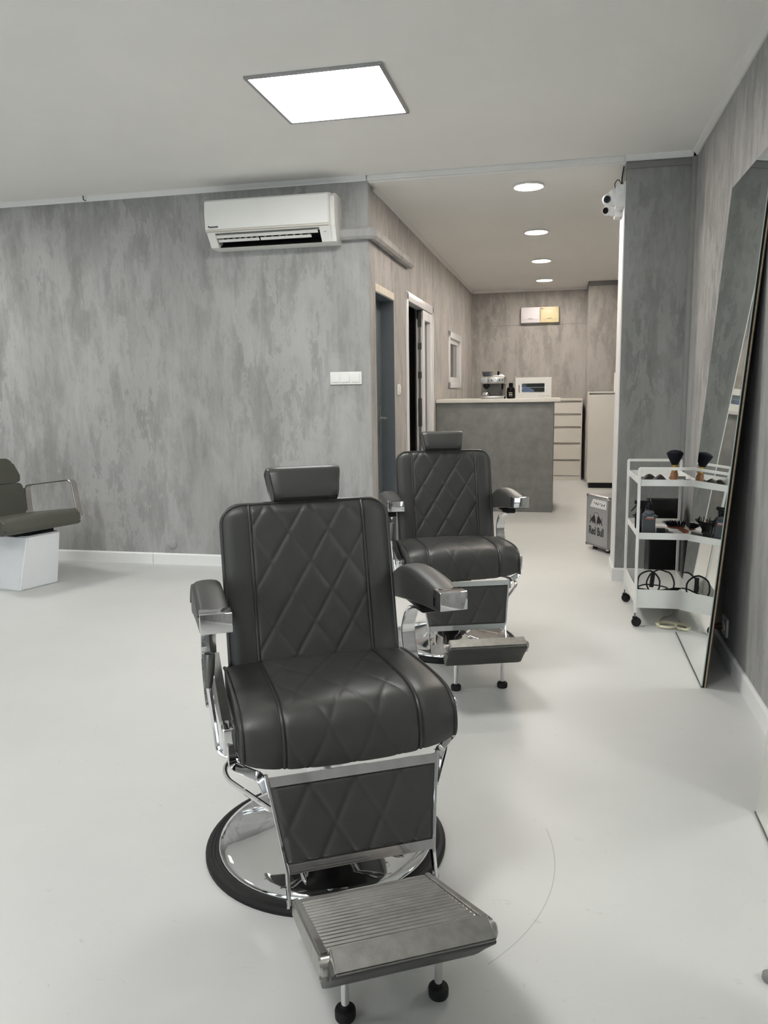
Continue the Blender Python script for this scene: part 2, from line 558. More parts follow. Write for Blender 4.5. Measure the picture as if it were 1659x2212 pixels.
crown_x('trim_6', XL, XP - 0.005, YB, ZC)
crown_y('trim_7', YF, YB - 0.03, XW, ZC, d=-1)
crown_x('trim_8', PX - 0.01, XW - 0.02, YB, ZC)
crown_y('trim_9', YB + 0.15, YE, XP, ZP)
crown_x('trim_10', XP + 0.02, 0.305, YE, ZP)
struct('trim_11', box(B(), XP, PX - 0.01, YB - 0.022, YB + 0.005, ZC - 0.034, ZC, 0.006), 'white_trim')
struct('trim_12', box(B(), XP, PX, YB + 0.008, YB + 0.140, ZP - 0.010, ZP + 0.002), 'ceiling_paint')   # threshold strip of the passage ceiling
# corner bead of the back wall
struct('trim_13', box(B(), XP - 0.03, XP + 0.003, YB - 0.003, YB + 0.138, 0, 2.565, 0.003), 'plaster')

# baseboards
def base_x(name, x0, x1, y):
    bm = B(); xprism(bm, [(y, 0), (y - 0.013, 0), (y - 0.013, 0.072), (y - 0.006, 0.082), (y, 0.082)], x0, x1)
    return struct(name, bm, 'white_trim', 30)


base_x('baseboard_back', XL, -2.92, YB)
base_x('baseboard_back_long', -2.917, XP, YB)
base_x('baseboard_pillar', PX - 0.015, XW, PY)
bm = B(); prism(bm, [(XW, 0), (XW - 0.013, 0), (XW - 0.013, 0.072), (XW - 0.006, 0.082), (XW, 0.082)], lambda a, b_: (a, YF, b_), lambda a, b_: (a, YB - 0.014, b_))
struct('baseboard_right', bm, 'white_trim', 30)
bm = B(); prism(bm, [(PX, 0), (PX - 0.015, 0), (PX - 0.015, 0.072), (PX - 0.008, 0.082), (PX, 0.082)], lambda a, b_: (a, PY + 0.0005, b_), lambda a, b_: (a, PY + 0.36, b_))
struct('baseboard_pillar_side', bm, 'white_trim', 30)

# pipe duct along the back wall and round the corner
bm = B()
sweep(bm, fillet([(-1.44, YB - 0.030, 2.243), (XP + 0.030, YB - 0.030, 2.243), (XP + 0.030, 6.5, 2.243)], 0.045, 5), rect(0.074, 0.066, 0.016), up=(0, 0, 1))
struct('trim_14', bm, 'plaster', 30)

# ---------------------------------------------------------------- doors and window of the passage
d = struct_root('door_1', (XP, D1[0], 0))
bm = B(); box(bm, -0.145, -0.10, 0.0, D1[1] - D1[0], 0, 1.905, 0.002)
leaf = obj('door_leaf', bm, 'slate_door', d)
bm = B()
box(bm, -0.18, 0.0, D1[1] - D1[0] - 0.012, D1[1] - D1[0] - 0.001, 0, 1.905)
box(bm, -0.18, 0.0, 0.001, 0.012, 0, 1.905)
box(bm, -0.18, 0.0, 0.0, D1[1] - D1[0], 1.897, 1.909)
obj('door_frame', bm, 'slate_door', d)
obj('lintel_board', box(B(), -0.02, 0.004, 0.0, D1[1] - D1[0], 1.905, 1.955, 0.002), 'wood_pine', d)
bm = B()
box(bm, -0.1, -0.094, 0.50, 0.535, 0.90, 1.12, 0.002)
tube(bm, fillet([(-0.095, 0.517, 1.03), (-0.045, 0.517, 1.03), (-0.045, 0.42, 1.03)], 0.012), 0.008)
obj('door_handle', bm, 'brushed_steel', leaf)

d = struct_root('door_2', (XP, D2[0], 0))
wd = D2[1] - D2[0]
bm = B()
box(bm, -0.07, 0.012, 0.0, 0.055, 0, 2.03, 0.004); box(bm, -0.07, 0.012, wd - 0.06, wd, 0, 2.03, 0.004)
box(bm, -0.07, 0.012, 0.0, wd, 1.955, 2.03, 0.008)
obj('door_frame', bm, 'pvc', d)
y0, y1 = 0.80, wd - 0.065
bm = B()
box(bm, -0.065, 0.004, y0, y0 + 0.085, 0.02, 1.95, 0.004); box(bm, -0.065, 0.004, y1 - 0.085, y1, 0.02, 1.95, 0.004)
box(bm, -0.0645, 0.0035, y0, y1, 1.865, 1.95, 0.004); box(bm, -0.0645, 0.0035, y0, y1, 0.02, 0.12, 0.004)
leaf = obj('door_leaf', bm, 'pvc', d)
obj('pane', box(B(), -0.045, -0.035, y0 + 0.085, y1 - 0.085, 0.12, 1.865), 'dark_glass', leaf, 0)
for z0, z1, ww in ((0.08, 1.93, 0.007), ):
    obj('lock_rail', box(B(), -0.042, -0.020, y0 - 0.003, y0 + 0.001, z0, z1), 'brushed_steel', leaf, 0)
for z0, z1 in ((1.80, 1.94), (1.60, 1.66), (1.34, 1.40), (0.90, 1.16)):
    obj('lock_plate', box(B(), -0.048, -0.012, y0 - 0.006, y0 - 0.001, z0, z1, 0.002), 'steel_dark', leaf, 0)

r = struct_root('window_1', (XP, W1[0], W1[2]))
wy, wz = W1[1] - W1[0], W1[3] - W1[2]
bm = B()
for a, b_, c, e in ((0, 0.07, 0, wz), (wy - 0.07, wy, 0, wz), (0.0, wy, 0, 0.07), (0.0, wy, wz - 0.07, wz)):
    box(bm, -0.07, 0.016, a, b_, c, e, 0.008)
obj('window_frame', bm, 'pvc', r)
bm = B()
for a, b_, c, e in ((0.07, 0.125, 0.07, wz - 0.07), (wy - 0.125, wy - 0.07, 0.07, wz - 0.07), (0.07, wy - 0.07, 0.07, 0.125), (0.07, wy - 0.07, wz - 0.125, wz - 0.07)):
    box(bm, -0.06, -0.010, a, b_, c, e, 0.004)
obj('window_sash', bm, 'pvc', r)
obj('pane', box(B(), -0.04, -0.032, 0.12, wy - 0.12, 0.12, wz - 0.12), 'dark_glass', r, 0)

# ---------------------------------------------------------------- ceiling lights
def led_panel(x, y, label):
    t = thing('ceiling_panel_light', label, 'ceiling light', (x, y, ZC), 0, 'square ceiling panels')
    bm = B(); s = 0.31
    for a in ((-s, s, -s, -s + 0.016), (-s, s, s - 0.016, s), (-s, -s + 0.016, -s + 0.016, s - 0.016), (s - 0.016, s, -s + 0.016, s - 0.016)):
        box(bm, *a, -0.012, 0.0, 0.0015, 1)
    obj('frame', bm, 'cooler_frame', t)
    obj('diffuser', box(B(), -s + 0.015, s - 0.015, -s + 0.015, s - 0.015, -0.008, -0.001), 'led', t, 0)


led_panel(-1.075, 3.78, 'bright square panel light in the white ceiling above the near barber chair')
led_panel(-1.075, 0.75, 'square panel light in the ceiling above the camera, out of frame')
led_panel(-4.3, 3.78, 'square panel light in the ceiling left of the frame, above the styling chair')
led_panel(-4.3, 0.75, 'square panel light in the ceiling far left, out of frame')

names = ['nearest', 'second nearest', 'third nearest', 'farthest']
for k, y in enumerate((5.60, 7.20, 8.80, 10.36)):
    t = thing('ceiling_downlight', 'round white downlight in the passage ceiling, %s of the row of four' % names[k], 'ceiling light', (-0.246, y, ZP), 0, 'round downlights in the passage')
    bm = B(); lathe(bm, [(0.098, 0.0), (0.105, -0.003), (0.105, -0.010), (0.098, -0.014), (0.092, -0.012), (0.092, 0.0)], 40)
    obj('rim', bm, 'white_plastic', t)
    bm = B(); lathe(bm, [(0.0925, -0.002), (0.0925, -0.0125)], 24)
    obj('lens', bm, 'spot_lens', t)

# ---------------------------------------------------------------- barber chair
VI = 'vinyl'


def groove(u, s, a=0.110, b_=0.170, off=0.0):
    p = u / a + (s + off) / b_; q = u / a - (s + off) / b_
    k = 1 / sqrt(1 / a ** 2 + 1 / b_ ** 2)
    d1 = abs(p - round(p)) * k; d2_ = abs(q - round(q)) * k
    dm = min(d1, d2_)
    return -0.0028 * exp(-(dm / 0.0034) ** 2) - 0.0018 * exp(-(dm / 0.012) ** 2)


def grid_mesh(bm, P, nu, nt):
    V = [[bm.verts.new(P(i, j)) for j in range(nt)] for i in range(nu)]
    for i in range(nu - 1):
        for j in range(nt - 1):
            bm.faces.new((V[i][j], V[i + 1][j], V[i + 1][j + 1], V[i][j + 1]))
    return V


def resample(pts, step):
    pts = [Vector(p) for p in pts]
    out = [pts[0]]; acc = 0
    for a, c in zip(pts, pts[1:]):
        seg = (c - a).length
        n = max(1, int(round(seg / step)))
        for i in range(1, n + 1):
            out.append(a.lerp(c, i / n))
    return out


def spline(pts, k=8):
    """Catmull-Rom through the points"""
    P = [Vector(p) for p in pts]
    P = [P[0] * 2 - P[1]] + P + [P[-1] * 2 - P[-2]]
    out = []
    for i in range(1, len(P) - 2):
        for j in range(k):
            t = j / k
            a, b_, c, e = P[i - 1], P[i], P[i + 1], P[i + 2]
            out.append(0.5 * ((2 * b_) + (c - a) * t + (2 * a - 5 * b_ + 4 * c - e) * t * t + (3 * b_ - a - 3 * c + e) * t ** 3))
    out.append(P[-2])
    return out


# local frame: x = u (image right), -y = forward (v), z = up
def lp(u, v, w_):
    return Vector((u, -v, w_))


def barber_chair(name, label, loc, ang):
    t = thing(name, label, 'barber chair', loc, ang, 'quilted barber chairs')
    # ---- base
    bm = B(); lathe(bm, [(0.285, 0.0), (0.330, 0.0), (0.330, 0.010), (0.324, 0.017), (0.314, 0.0185), (0.312, 0.0165), (0.306, 0.019), (0.304, 0.017), (0.298, 0.020), (0.288, 0.020)], 72)
    obj('rubber_ring', bm, 'rubber', t)
    bm = B(); lathe(bm, [(0.296, 0.016), (0.298, 0.022), (0.290, 0.032), (0.272, 0.040), (0.235, 0.047), (0.19, 0.056), (0.14, 0.070), (0.10, 0.088), (0.078, 0.11), (0.070, 0.15), (0.066, 0.155), (0.0, 0.155)], 72)
    base = obj('base', bm, 'chrome', t, 60)
    # raised pressed ridges on the base
    for k, a in enumerate((-0.55, 0.55, 2.3, -2.3)):
        bm = B()
        pts = []
        for i in range(9):
            s = i / 8
            rr = 0.13 + 0.13 * s; an = a + 0.28 * (s - 0.5)
            zz = 0.0735 - 0.028 * (s ** 0.75) + 0.001
            pts.append((rr * sin(an), -rr * cos(an), zz))
        tube(bm, pts, 0.006, 8, scale=[0.3] + [1] * 7 + [0.3])
        obj('ridge', bm, 'chrome', base, 60)
    bm = B(); lathe(bm, [(0.050, 0.15), (0.050, 0.36), (0.044, 0.362), (0.044, 0.385)], 32)
    obj('pump_column', bm, 'chrome', t)
    bm = B(); box(bm, -0.15, 0.15, -0.20, 0.09, 0.376, 0.396, 0.004)
    obj('seat_plate', bm, 'black_plastic', t)
    bm = B()
    for s in (-1, 1):
        sweep(bm, [lp(s * 0.05, -0.05, 0.37), lp(s * 0.235, 0.16, 0.388)], rect(0.022, 0.006), up=(0, 0, 1))
    box(bm, -0.05, 0.05, -0.26, -0.20, 0.37, 0.392, 0.003)
    obj('seat_frame', bm, 'chrome', t)

    # ---- seat
    top = spline([(-0.085, 0.505), (-0.03, 0.514), (0.06, 0.521), (0.16, 0.527), (0.245, 0.528), (0.298, 0.520), (0.330, 0.496), (0.343, 0.460), (0.343, 0.428), (0.336, 0.404)], 8)
    top = resample([(p[0], p[1], 0) for p in [(q.x, q.y) for q in [Vector((a.x, a.y)) for a in top]]], 0.0042)
    sarc = [0.0]
    for a, c in zip(top, top[1:]): sarc.append(sarc[-1] + (c - a).length)
    nrm = []
    for i in range(len(top)):
        tt = (top[min(i + 1, len(top) - 1)] - top[max(i - 1, 0)]).normalized()
        nrm.append(Vector((-tt.y, tt.x, 0)))
    HU, SU = 0.252, 0.161
    jc = min(range(len(top)), key=lambda j: (top[j].x - 0.333) ** 2 + (top[j].y - 0.492) ** 2)
    OFFS = 0.205 * 2.5 - sarc[jc]
    us = [-HU, -HU + 0.004, -HU + 0.012, -0.225, -0.205, -0.185, -0.172, -SU]
    nm = 84
    us += [-SU + 2 * SU * i / nm for i in range(1, nm)]
    us += [-x for x in us[:8][::-1]]
    ntop = len(top)
    under = [(0.31, 0.398), (0.20, 0.397), (0.0, 0.397), (-0.085, 0.397)]

    def seat_pt(u, j, off=0.0):
        a = abs(u) / HU
        crown_ = 0.011 * (1 - a ** 2.5) - 0.004 * max(0, (a - 0.92) / 0.08) ** 2
        g = 0.0
        if abs(u) < SU:
            edge = min(1, (SU - abs(u)) / 0.012)
            g = 0.5 * groove(u, sarc[j], 0.110, 0.205, OFFS) * edge + 0.0015 * edge
        else:
            g = 0.0025 * sin(pi * (abs(u) - SU) / (HU - SU))
        g -= 0.004 * exp(-((abs(u) - SU) / 0.006) ** 2)
        # the seat's lower front lip sits a little lower in the middle
        p = top[j] + nrm[j] * (crown_ + g + off)
        fall = max(0, (sarc[j] / sarc[-1] - 0.75) / 0.25)
        return lp(u, p.x, p.y - 0.004 * fall * (1 - a * a) + 0.018 * fall * a ** 4)
    bm = B()

    def P(i, j):
        u = us[i]
        if j < ntop: return seat_pt(u, j)
        v_, w_ = under[j - ntop]
        return lp(u, v_, w_ + (0.016 * (abs(u) / HU) ** 4 if j == ntop else 0))
    V = grid_mesh(bm, P, len(us), ntop + len(under))
    for col in (V[0], V[-1]):
        bm.faces.new(col)
    for i in range(len(us) - 1):
        bm.faces.new((V[i][0], V[i + 1][0], V[i + 1][-1], V[i][-1]))
    seat = obj('seat', bm, VI, t, 50)
    for s in (-1, 1):
        bm = B(); tube(bm, [seat_pt(s * (HU - 0.001), j, 0.001) for j in range(0, ntop, 3)] + [lp(s * (HU - 0.001), 0.30, 0.412), lp(s * (HU - 0.001), 0.1, 0.399), lp(s * (HU - 0.001), -0.08, 0.399)], 0.0048, 8)
        obj('piping', bm, 'vinyl_piping', seat)
        bm = B(); tube(bm, [seat_pt(s * SU, j, 0.0035) for j in range(0, ntop, 3)], 0.0046, 8)
        obj('seam_piping', bm, 'vinyl_piping', seat)

    # ---- backrest
    b0 = Vector((-0.058, 0.492)); b1 = Vector((-0.163, 0.934))
    ln = (b1 - b0).length
    dr = (b1 - b0) / ln; nn = Vector((dr.y, -dr.x))
    BU, R, SB = 0.236, 0.055, 0.160
    us2 = [-BU, -BU + 0.003, -BU + 0.010, -BU + 0.02, -BU + 0.035, -BU + R, -0.170, -SB]
    us2 += [-SB + 2 * SB * i / 80 for i in range(1, 80)]
    us2 += [-x for x in us2[:8][::-1]]
    NT = 104

    def ttop(u):
        a = abs(u)
        k = a - (BU - R)
        return ln if k <= 0 else ln - (R - sqrt(max(0, R * R - k * k)))

    def back_pt(u, tt, off=0.0, quilt=True):
        a = abs(u) / BU
        tn = tt / ln
        dedge = min(BU - abs(u), ttop(u) - tt)
        e = max(0.0, 1 - dedge / 0.030)
        d_ = 0.012 * (1 - a * a) - 0.012 * e * e
        if quilt:
            if abs(u) < SB:
                edge = min(1, (SB - abs(u)) / 0.012, max(0, dedge) / 0.02)
                d_ += groove(u, tt, off=0.050) * edge + 0.0015 * edge
            d_ -= 0.004 * exp(-((abs(u) - SB) / 0.006) ** 2)
        p = b0 + dr * tt + nn * (d_ + off)
        return lp(u, p.x, p.y)
    bm = B()
    TS = [1 - (1 - i / (NT - 1)) for i in range(NT)]
    V = grid_mesh(bm, lambda i, j: back_pt(us2[i], ttop(us2[i]) * (TS[j] if j < NT else 1)), len(us2), NT)
    # back shell
    TH = 0.070
    Wb = [[bm.verts.new(lp(us2[i] * 0.985, *(b0 + dr * (ttop(us2[i]) * f - 0.004 * f) - nn * (TH if 0 < i < len(us2) - 1 else TH * 0.86)))) for f in (0, 0.5, 1.0)] for i in range(len(us2))]
    for i in range(len(us2) - 1):
        for j in range(2):
            bm.faces.new((Wb[i][j], Wb[i][j + 1], Wb[i + 1][j + 1], Wb[i + 1][j]))
        bm.faces.new((V[i][-1], V[i + 1][-1], Wb[i + 1][2], Wb[i][2]))
        bm.faces.new((V[i][0], Wb[i][0], Wb[i + 1][0], V[i + 1][0]))
    bm.faces.new(V[0] + [Wb[0][2], Wb[0][1], Wb[0][0]])
    bm.faces.new(V[-1] + [Wb[-1][2], Wb[-1][1], Wb[-1][0]])
    back = obj('backrest', bm, VI, t, 50)
    path = [(-BU, 0.0), (-BU, ln * 0.5)] + [(-BU + R - R * cos(pi / 2 * k / 8), ln - R + R * sin(pi / 2 * k / 8)) for k in range(9)]
    path += [(-0.1, ln), (0, ln), (0.1, ln)] + [(BU - R + R * sin(pi / 2 * k / 8), ln - R + R * cos(pi / 2 * k / 8)) for k in range(9)] + [(BU, ln * 0.5), (BU, 0.0)]
    bm = B()
    pp = []
    for u, tt in path:
        q = b0 + dr * tt + nn * (-0.0005 + (0.012 * (1 - (u / BU) ** 2) - 0.012))
        pp.append(lp(u, q.x, q.y))
    tube(bm, pp, 0.0055, 8)
    obj('piping', bm, 'vinyl_piping', back)
    for s in (-1, 1):
        bm = B(); tube(bm, [back_pt(s * SB, ln * k / 16 * 0.995, 0.002, True) for k in range(17)], 0.0046, 8)
        obj('seam_piping', bm, 'vinyl_piping', back)

    # ---- headrest
    h0 = Vector((-0.163, 0.938)); h1 = Vector((-0.203, 1.026))
    hl = (h1 - h0).length; hd = (h1 - h0) / hl; hn = Vector((hd.y, -hd.x))
    bm = B()
    for jj in range(9):
        pass
    nu_, nt_ = 15, 12
    ring = []
    prof = [(0.0, -0.045), (0.0, -0.01), (0.004, 0.010), (0.018, 0.018), (0.045, 0.014), (0.072, 0.018), (0.086, 0.014), (hl + 0.001, 0.0), (hl + 0.003, -0.03), (hl, -0.05), (0.05, -0.056)]
    prof = [(a, c) for a, c in prof]
    n = len(prof)
    rows = []
    for i in range(nu_):
        f = -1 + 2 * i / (nu_ - 1)
        fe = max(0, (abs(f) - 0.86) / 0.14) ** 2
        row = []
        for a, c in prof:
            hw = 0.089 + 0.013 * a / hl
            q = h0 + hd * (0.045 + (a - 0.045) * (1 - 0.06 * fe)) + hn * (c + 0.012 - 0.006 * fe * (1 if c > 0 else 0))
            row.append(bm.verts.new(lp(f * hw, q.x, q.y)))
        rows.append(row)
    for i in range(nu_ - 1):
        for j in range(n):
            bm.faces.new((rows[i][j], rows[i][(j + 1) % n], rows[i + 1][(j + 1) % n], rows[i + 1][j]))
    bm.faces.new(rows[0]); bm.faces.new(rows[-1][::-1])
    head = obj('headrest', bm, VI, t, 45)
    for s in (-1, 1):
        bm = B()
        pl = []
        for a, c in prof:
            hw = 0.089 + 0.013 * a / hl
            q = h0 + hd * (0.045 + (a - 0.045) * 0.94) + hn * (c + 0.006)
            pl.append(lp(s * hw * 0.998, q.x, q.y))
        tube(bm, pl, 0.0025, 6, closed=True)
        obj('piping', bm, 'vinyl_piping', head)
    for s in (-1, 1):
        q0 = b1 - nn * 0.045 - dr * 0.03; q1 = h0 - hn * 0.02 + hd * 0.02
        bm = B(); tube(bm, [lp(s * 0.045, q0.x, q0.y), lp(s * 0.045, q1.x, q1.y)], 0.006)
        obj('headrest_post', bm, 'chrome', t)

    # ---- arms
    for s in (-1, 1):
        AC = s * 0.288
        cl = spline([(0.20, 0.744, 0.690), (0.10, 0.753, 0.678), (0.0, 0.758, 0.665), (-0.08, 0.752, 0.652), (-0.15, 0.728, 0.640), (-0.205, 0.694, 0.628), (-0.228, 0.668, 0.630)], 4)
        bm = B(); rows = []
        for q in cl:
            v_, wt, wb = q
            hw = 0.0365
            hgt = wt - wb
            sec = [(-hw, wb + 0.004), (-hw, wt - 0.020), (-hw * 0.93, wt - 0.009), (-hw * 0.72, wt - 0.003), (-hw * 0.3, wt), (hw * 0.3, wt), (hw * 0.72, wt - 0.003), (hw * 0.93, wt - 0.009), (hw, wt - 0.020), (hw, wb + 0.004), (hw * 0.85, wb), (-hw * 0.85, wb)]
            rows.append([bm.verts.new(lp(AC + a, v_, max(c, wb))) for a, c in sec])
        n = 12
        for A, Bq in zip(rows, rows[1:]):
            for j in range(n):
                bm.faces.new((A[j], A[(j + 1) % n], Bq[(j + 1) % n], Bq[j]))
        bm.faces.new(rows[0]); bm.faces.new(rows[-1][::-1])
        arm = obj('armrest', bm, VI, t, 50)
        bm = B()
        tube(bm, [lp(AC + s * 0.036, q[0], q[1] - 0.012) for q in cl], 0.0035, 8)
        obj('piping', bm, 'vinyl_piping', arm)
        bm = B(); box(bm, AC - 0.0365, AC + 0.0365, -0.237, -0.185, 0.698, 0.7445, 0.0022, 2)
        obj('end_cap', bm, 'chrome', arm, 30)
        # black mounting shoe and curved chrome support
        bm = B(); xs = sorted((AC - s * 0.022, AC + s * 0.022)); box(bm, xs[0], xs[1], -0.065, 0.10, 0.646, 0.668, 0.006)
        obj('mounting_shoe', bm, 'black_plastic', arm)
        bm = B()
        c_pts = spline([lp(AC, 0.055, 0.648), lp(AC, -0.02, 0.642), lp(AC, -0.085, 0.620), lp(AC, -0.125, 0.575), lp(AC, -0.135, 0.530), lp(AC, -0.115, 0.480), lp(AC, -0.07, 0.445), lp(AC, -0.01, 0.430)], 5)
        sweep(bm, c_pts, rect(0.042, 0.008, 0.002), up=(1, 0, 0))
        obj('arm_support', bm, 'chrome', t, 35)
        # outer bracket along the seat side
        bm = B()
        X0, X1 = sorted((s * 0.262, s * 0.284))
        pk = 0.0 if s < 0 else 0.055
        prism(bm, [(-0.15, 0.52 - pk), (-0.11, 0.540 - pk), (-0.05, 0.522 - pk * 0.8), (0.10, 0.487 - pk * 0.3), (0.215, 0.474), (0.215, 0.440), (0.10, 0.430), (-0.10, 0.415), (-0.15, 0.44)],
              lambda a, b_: lp(X0, a, b_), lambda a, b_: lp(X1, a, b_))
        side = obj('side_bracket', bm, 'steel_dark', t, 20)
        bm = B()
        X0, X1 = sorted((s * 0.256, s * 0.289))
        box(bm, X0, X1, -0.262, -0.205, 0.412, 0.478, 0.006, 3)
        obj('front_block', bm, 'chrome', side)
        # flat hanger strap to the leg panel
        bm = B()
        sweep(bm, fillet([lp(s * 0.270, 0.262, 0.440), lp(s * 0.270, 0.268, 0.392), lp(s * 0.215, 0.325, 0.384), lp(s * 0.203, 0.335, 0.350)], 0.012, 4), rect(0.006, 0.022, 0.001), up=(0.55 * s, 0.83, 0.1))
        obj('hanger_strap', bm, 'chrome', t, 35)
        bm = B()
        tube(bm, fillet([lp(s * 0.10, -0.02, 0.385), lp(s * 0.283, 0.165, 0.340), lp(s * 0.278, 0.20, 0.325), lp(s * 0.196, 0.352, 0.315)], 0.02, 5), 0.0065)
        obj('linkage_rod', bm, 'chrome', t)
    # reclining lever on the sitter's right
    bm = B()
    tube(bm, fillet([lp(-0.311, 0.20, 0.566), lp(-0.302, 0.205, 0.475), lp(-0.297, 0.22, 0.404), lp(-0.235, 0.26, 0.392), lp(-0.15, 0.20, 0.390)], 0.018, 5), 0.0062)
    lever = obj('recline_lever', bm, 'chrome', t)
    bm = B(); ax = (lp(-0.305, 0.20, 0.638) - lp(-0.311, 0.20, 0.560)).normalized()
    lathe(bm, [(0.0075, 0.0), (0.0085, 0.004), (0.0125, 0.032), (0.0132, 0.078), (0.012, 0.082), (0.010, 0.0815), (0.009, 0.079), (0, 0.079)], 20, lp(-0.311, 0.20, 0.560), ax)
    obj('grip', bm, 'steel_dark', lever)

    # ---- leg panel
    p0 = Vector((0.334, 0.386)); p1 = Vector((0.394, 0.186))
    pl_ = (p1 - p0).length; pd = (p1 - p0) / pl_; pn = Vector((-pd.y, pd.x))
    def leg_pt(f, s_, off):
        hw = 0.203 + (0.171 - 0.203) * s_ / pl_ - 0.004
        q = p0 + pd * s_ + pn * off
        return lp(f * hw, q.x, q.y)
    nu_, nt_ = 76, 44
    bm = B()
    def LP_(i, j):
        f = -1 + 2 * i / (nu_ - 1); s_ = 0.020 + (pl_ - 0.036) * j / (nt_ - 1)
        hw = 0.203 + (0.171 - 0.203) * s_ / pl_ - 0.004
        ed = min((1 - abs(f)) / 0.06, (s_ - 0.020) / 0.008, (pl_ - 0.016 - s_) / 0.008, 1)
        return leg_pt(f, s_, 0.012 + (0.004 + groove(f * hw, s_, 0.108, 0.192, -0.025)) * ed - 0.004 * (1 - ed))
    V = grid_mesh(bm, LP_, nu_, nt_)
    bk = [bm.verts.new(leg_pt(f, s_, -0.012)) for f, s_ in ((-1, 0.02), (1, 0.02), (1, pl_ - 0.016), (-1, pl_ - 0.016))]
    bm.faces.new(bk)
    bm.faces.new([V[i][0] for i in range(nu_)] + [bk[1], bk[0]])
    bm.faces.new([V[i][-1] for i in range(nu_)] + [bk[2], bk[3]])
    bm.faces.new(V[0] + [bk[3], bk[0]]); bm.faces.new(V[-1] + [bk[2], bk[1]])
    panel = obj('leg_panel', bm, VI, t, 50)
    for a0, a1, nme in ((0.0, 0.022, 'top_strip'), (pl_ - 0.018, pl_ + 0.004, 'bottom_strip')):
        bm = B()
        hexa(bm, [leg_pt(-1.0, a0, 0.013), leg_pt(1.0, a0, 0.013), leg_pt(1.0, a1, 0.013), leg_pt(-1.0, a1, 0.013), leg_pt(-1.0, a0, 0.0165), leg_pt(1.0, a0, 0.0165), leg_pt(1.0, a1, 0.0165), leg_pt(-1.0, a1, 0.0165)])
        obj(nme, bm, 'chrome', panel, 0)
    for s in (-1, 1):
        bm = B()
        a = lp(s * 0.203, p0.x - 0.002, p0.y + 0.004); c = lp(s * 0.171, p1.x + 0.002, p1.y); e = lp(s * 0.172, 0.412, 0.118)
        sweep(bm, [a, c, e], rect(0.008, 0.020, 0.0015), up=(1, 0, 0))
        obj('side_bar', bm, 'chrome', t, 35)

    # ---- footrest
    f0 = Vector((0.398, 0.117)); f1 = Vector((0.745, 0.236))
    fl = (f1 - f0).length; fd = (f1 - f0) / fl; fn = Vector((-fd.y, fd.x))
    def fp(u, s_, o_):
        q = f0 + fd * s_ + fn * o_
        return lp(u, q.x, q.y)
    bm = B()
    # ribbed top as one profile, extruded in u
    prof = [(0.0, -0.030), (0.0, 0.0), (0.014, 0.002), (0.016, -0.003)]
    nr = 16; r0, r1 = 0.022, fl - 0.030
    st = (r1 - r0) / nr
    for i in range(nr):
        a = r0 + st * i
        prof += [(a, -0.0025), (a + st * 0.28, -0.0025), (a + st * 0.40, 0.0022), (a + st * 0.72, 0.0022), (a + st * 0.94, -0.0025)]
    prof += [(r1 + 0.004, -0.0025), (fl - 0.004, -0.0025), (fl, -0.030)]
    hw0, hw1 = 0.146, 0.152
    prism(bm, prof, lambda a, b_: fp(-(hw0 + (hw1 - hw0) * a / fl), a, b_), lambda a, b_: fp(hw0 + (hw1 - hw0) * a / fl, a, b_))
    plate = obj('foot_plate', bm, 'cast_aluminium', t, 25)
    for s in (-1, 1):
        bm = B()
        o0 = [(0.0, 0.004), (fl * 0.30, 0.004), (fl * 0.36, 0.004), (fl + 0.010, 0.006)]
        hexa(bm, [fp(s * 0.146, 0.0, -0.034), fp(s * 0.166, 0.0, -0.034), fp(s * 0.172, fl - 0.006, -0.044), fp(s * 0.150, fl - 0.006, -0.044),
                  fp(s * 0.146, 0.0, 0.004), fp(s * 0.164, 0.0, 0.004), fp(s * 0.170, fl - 0.006, 0.005), fp(s * 0.150, fl - 0.006, 0.005)])
        bmesh.ops.bevel(bm, geom=bm.edges[:], offset=0.004, segments=2, affect='EDGES')
        obj('side_rail', bm, 'cast_aluminium', plate, 40)
        bm = B()
        lathe(bm, [(0.0, -0.012), (0.013, -0.012), (0.017, -0.008), (0.017, 0.008), (0.013, 0.012), (0, 0.012)], 20, fp(s * 0.160, fl - 0.004, -0.016), (1, 0, 0))
        obj('hinge_block', bm, 'cast_aluminium', plate, 40)
        bm = B(); lathe(bm, [(0.0, 0), (0.009, 0), (0.009, 0.006), (0, 0.006)], 6, lp(s * 0.172, 0.412, 0.118), (s, 0, 0))
        obj('bolt', bm, 'chrome', plate, 0)
    # flip-over pad: metal band above, vinyl cushion below
    bm = B()
    A = Vector((0.752, 0.259)); Bq = Vector((0.800, 0.240)); Cq = Vector((0.688, 0.122)); Dq = Vector((0.650, 0.150))
    PW = 0.153
    poly = [(A.x, A.y), (Bq.x, Bq.y), (Bq.x - 0.012, Bq.y - 0.014), (A.x - 0.01, A.y - 0.016)]
    prism(bm, poly, lambda a, b_: lp(-PW, a, b_), lambda a, b_: lp(PW, a, b_))
    bmesh.ops.bevel(bm, geom=bm.edges[:], offset=0.003, segments=2, affect='EDGES')
    band = obj('pad_rim', bm, 'pad_metal', plate, 40)
    bm = B()
    poly = fillet([(Bq.x - 0.004, Bq.y - 0.012, 0), (0.735, 0.170, 0), (Cq.x, Cq.y, 0), (Dq.x, Dq.y, 0), (A.x - 0.012, A.y - 0.018, 0)], 0.016, 4, True)
    rows = []
    for u, k in ((-PW - 0.004, 0.93), (-PW + 0.006, 1.0), (PW - 0.006, 1.0), (PW + 0.004, 0.93)):
        cx_ = sum(p.x for p in poly) / len(poly); cy_ = sum(p.y for p in poly) / len(poly)
        rows.append([bm.verts.new(lp(u, cx_ + (p.x - cx_) * k, cy_ + (p.y - cy_) * k)) for p in poly])
    n = len(poly)
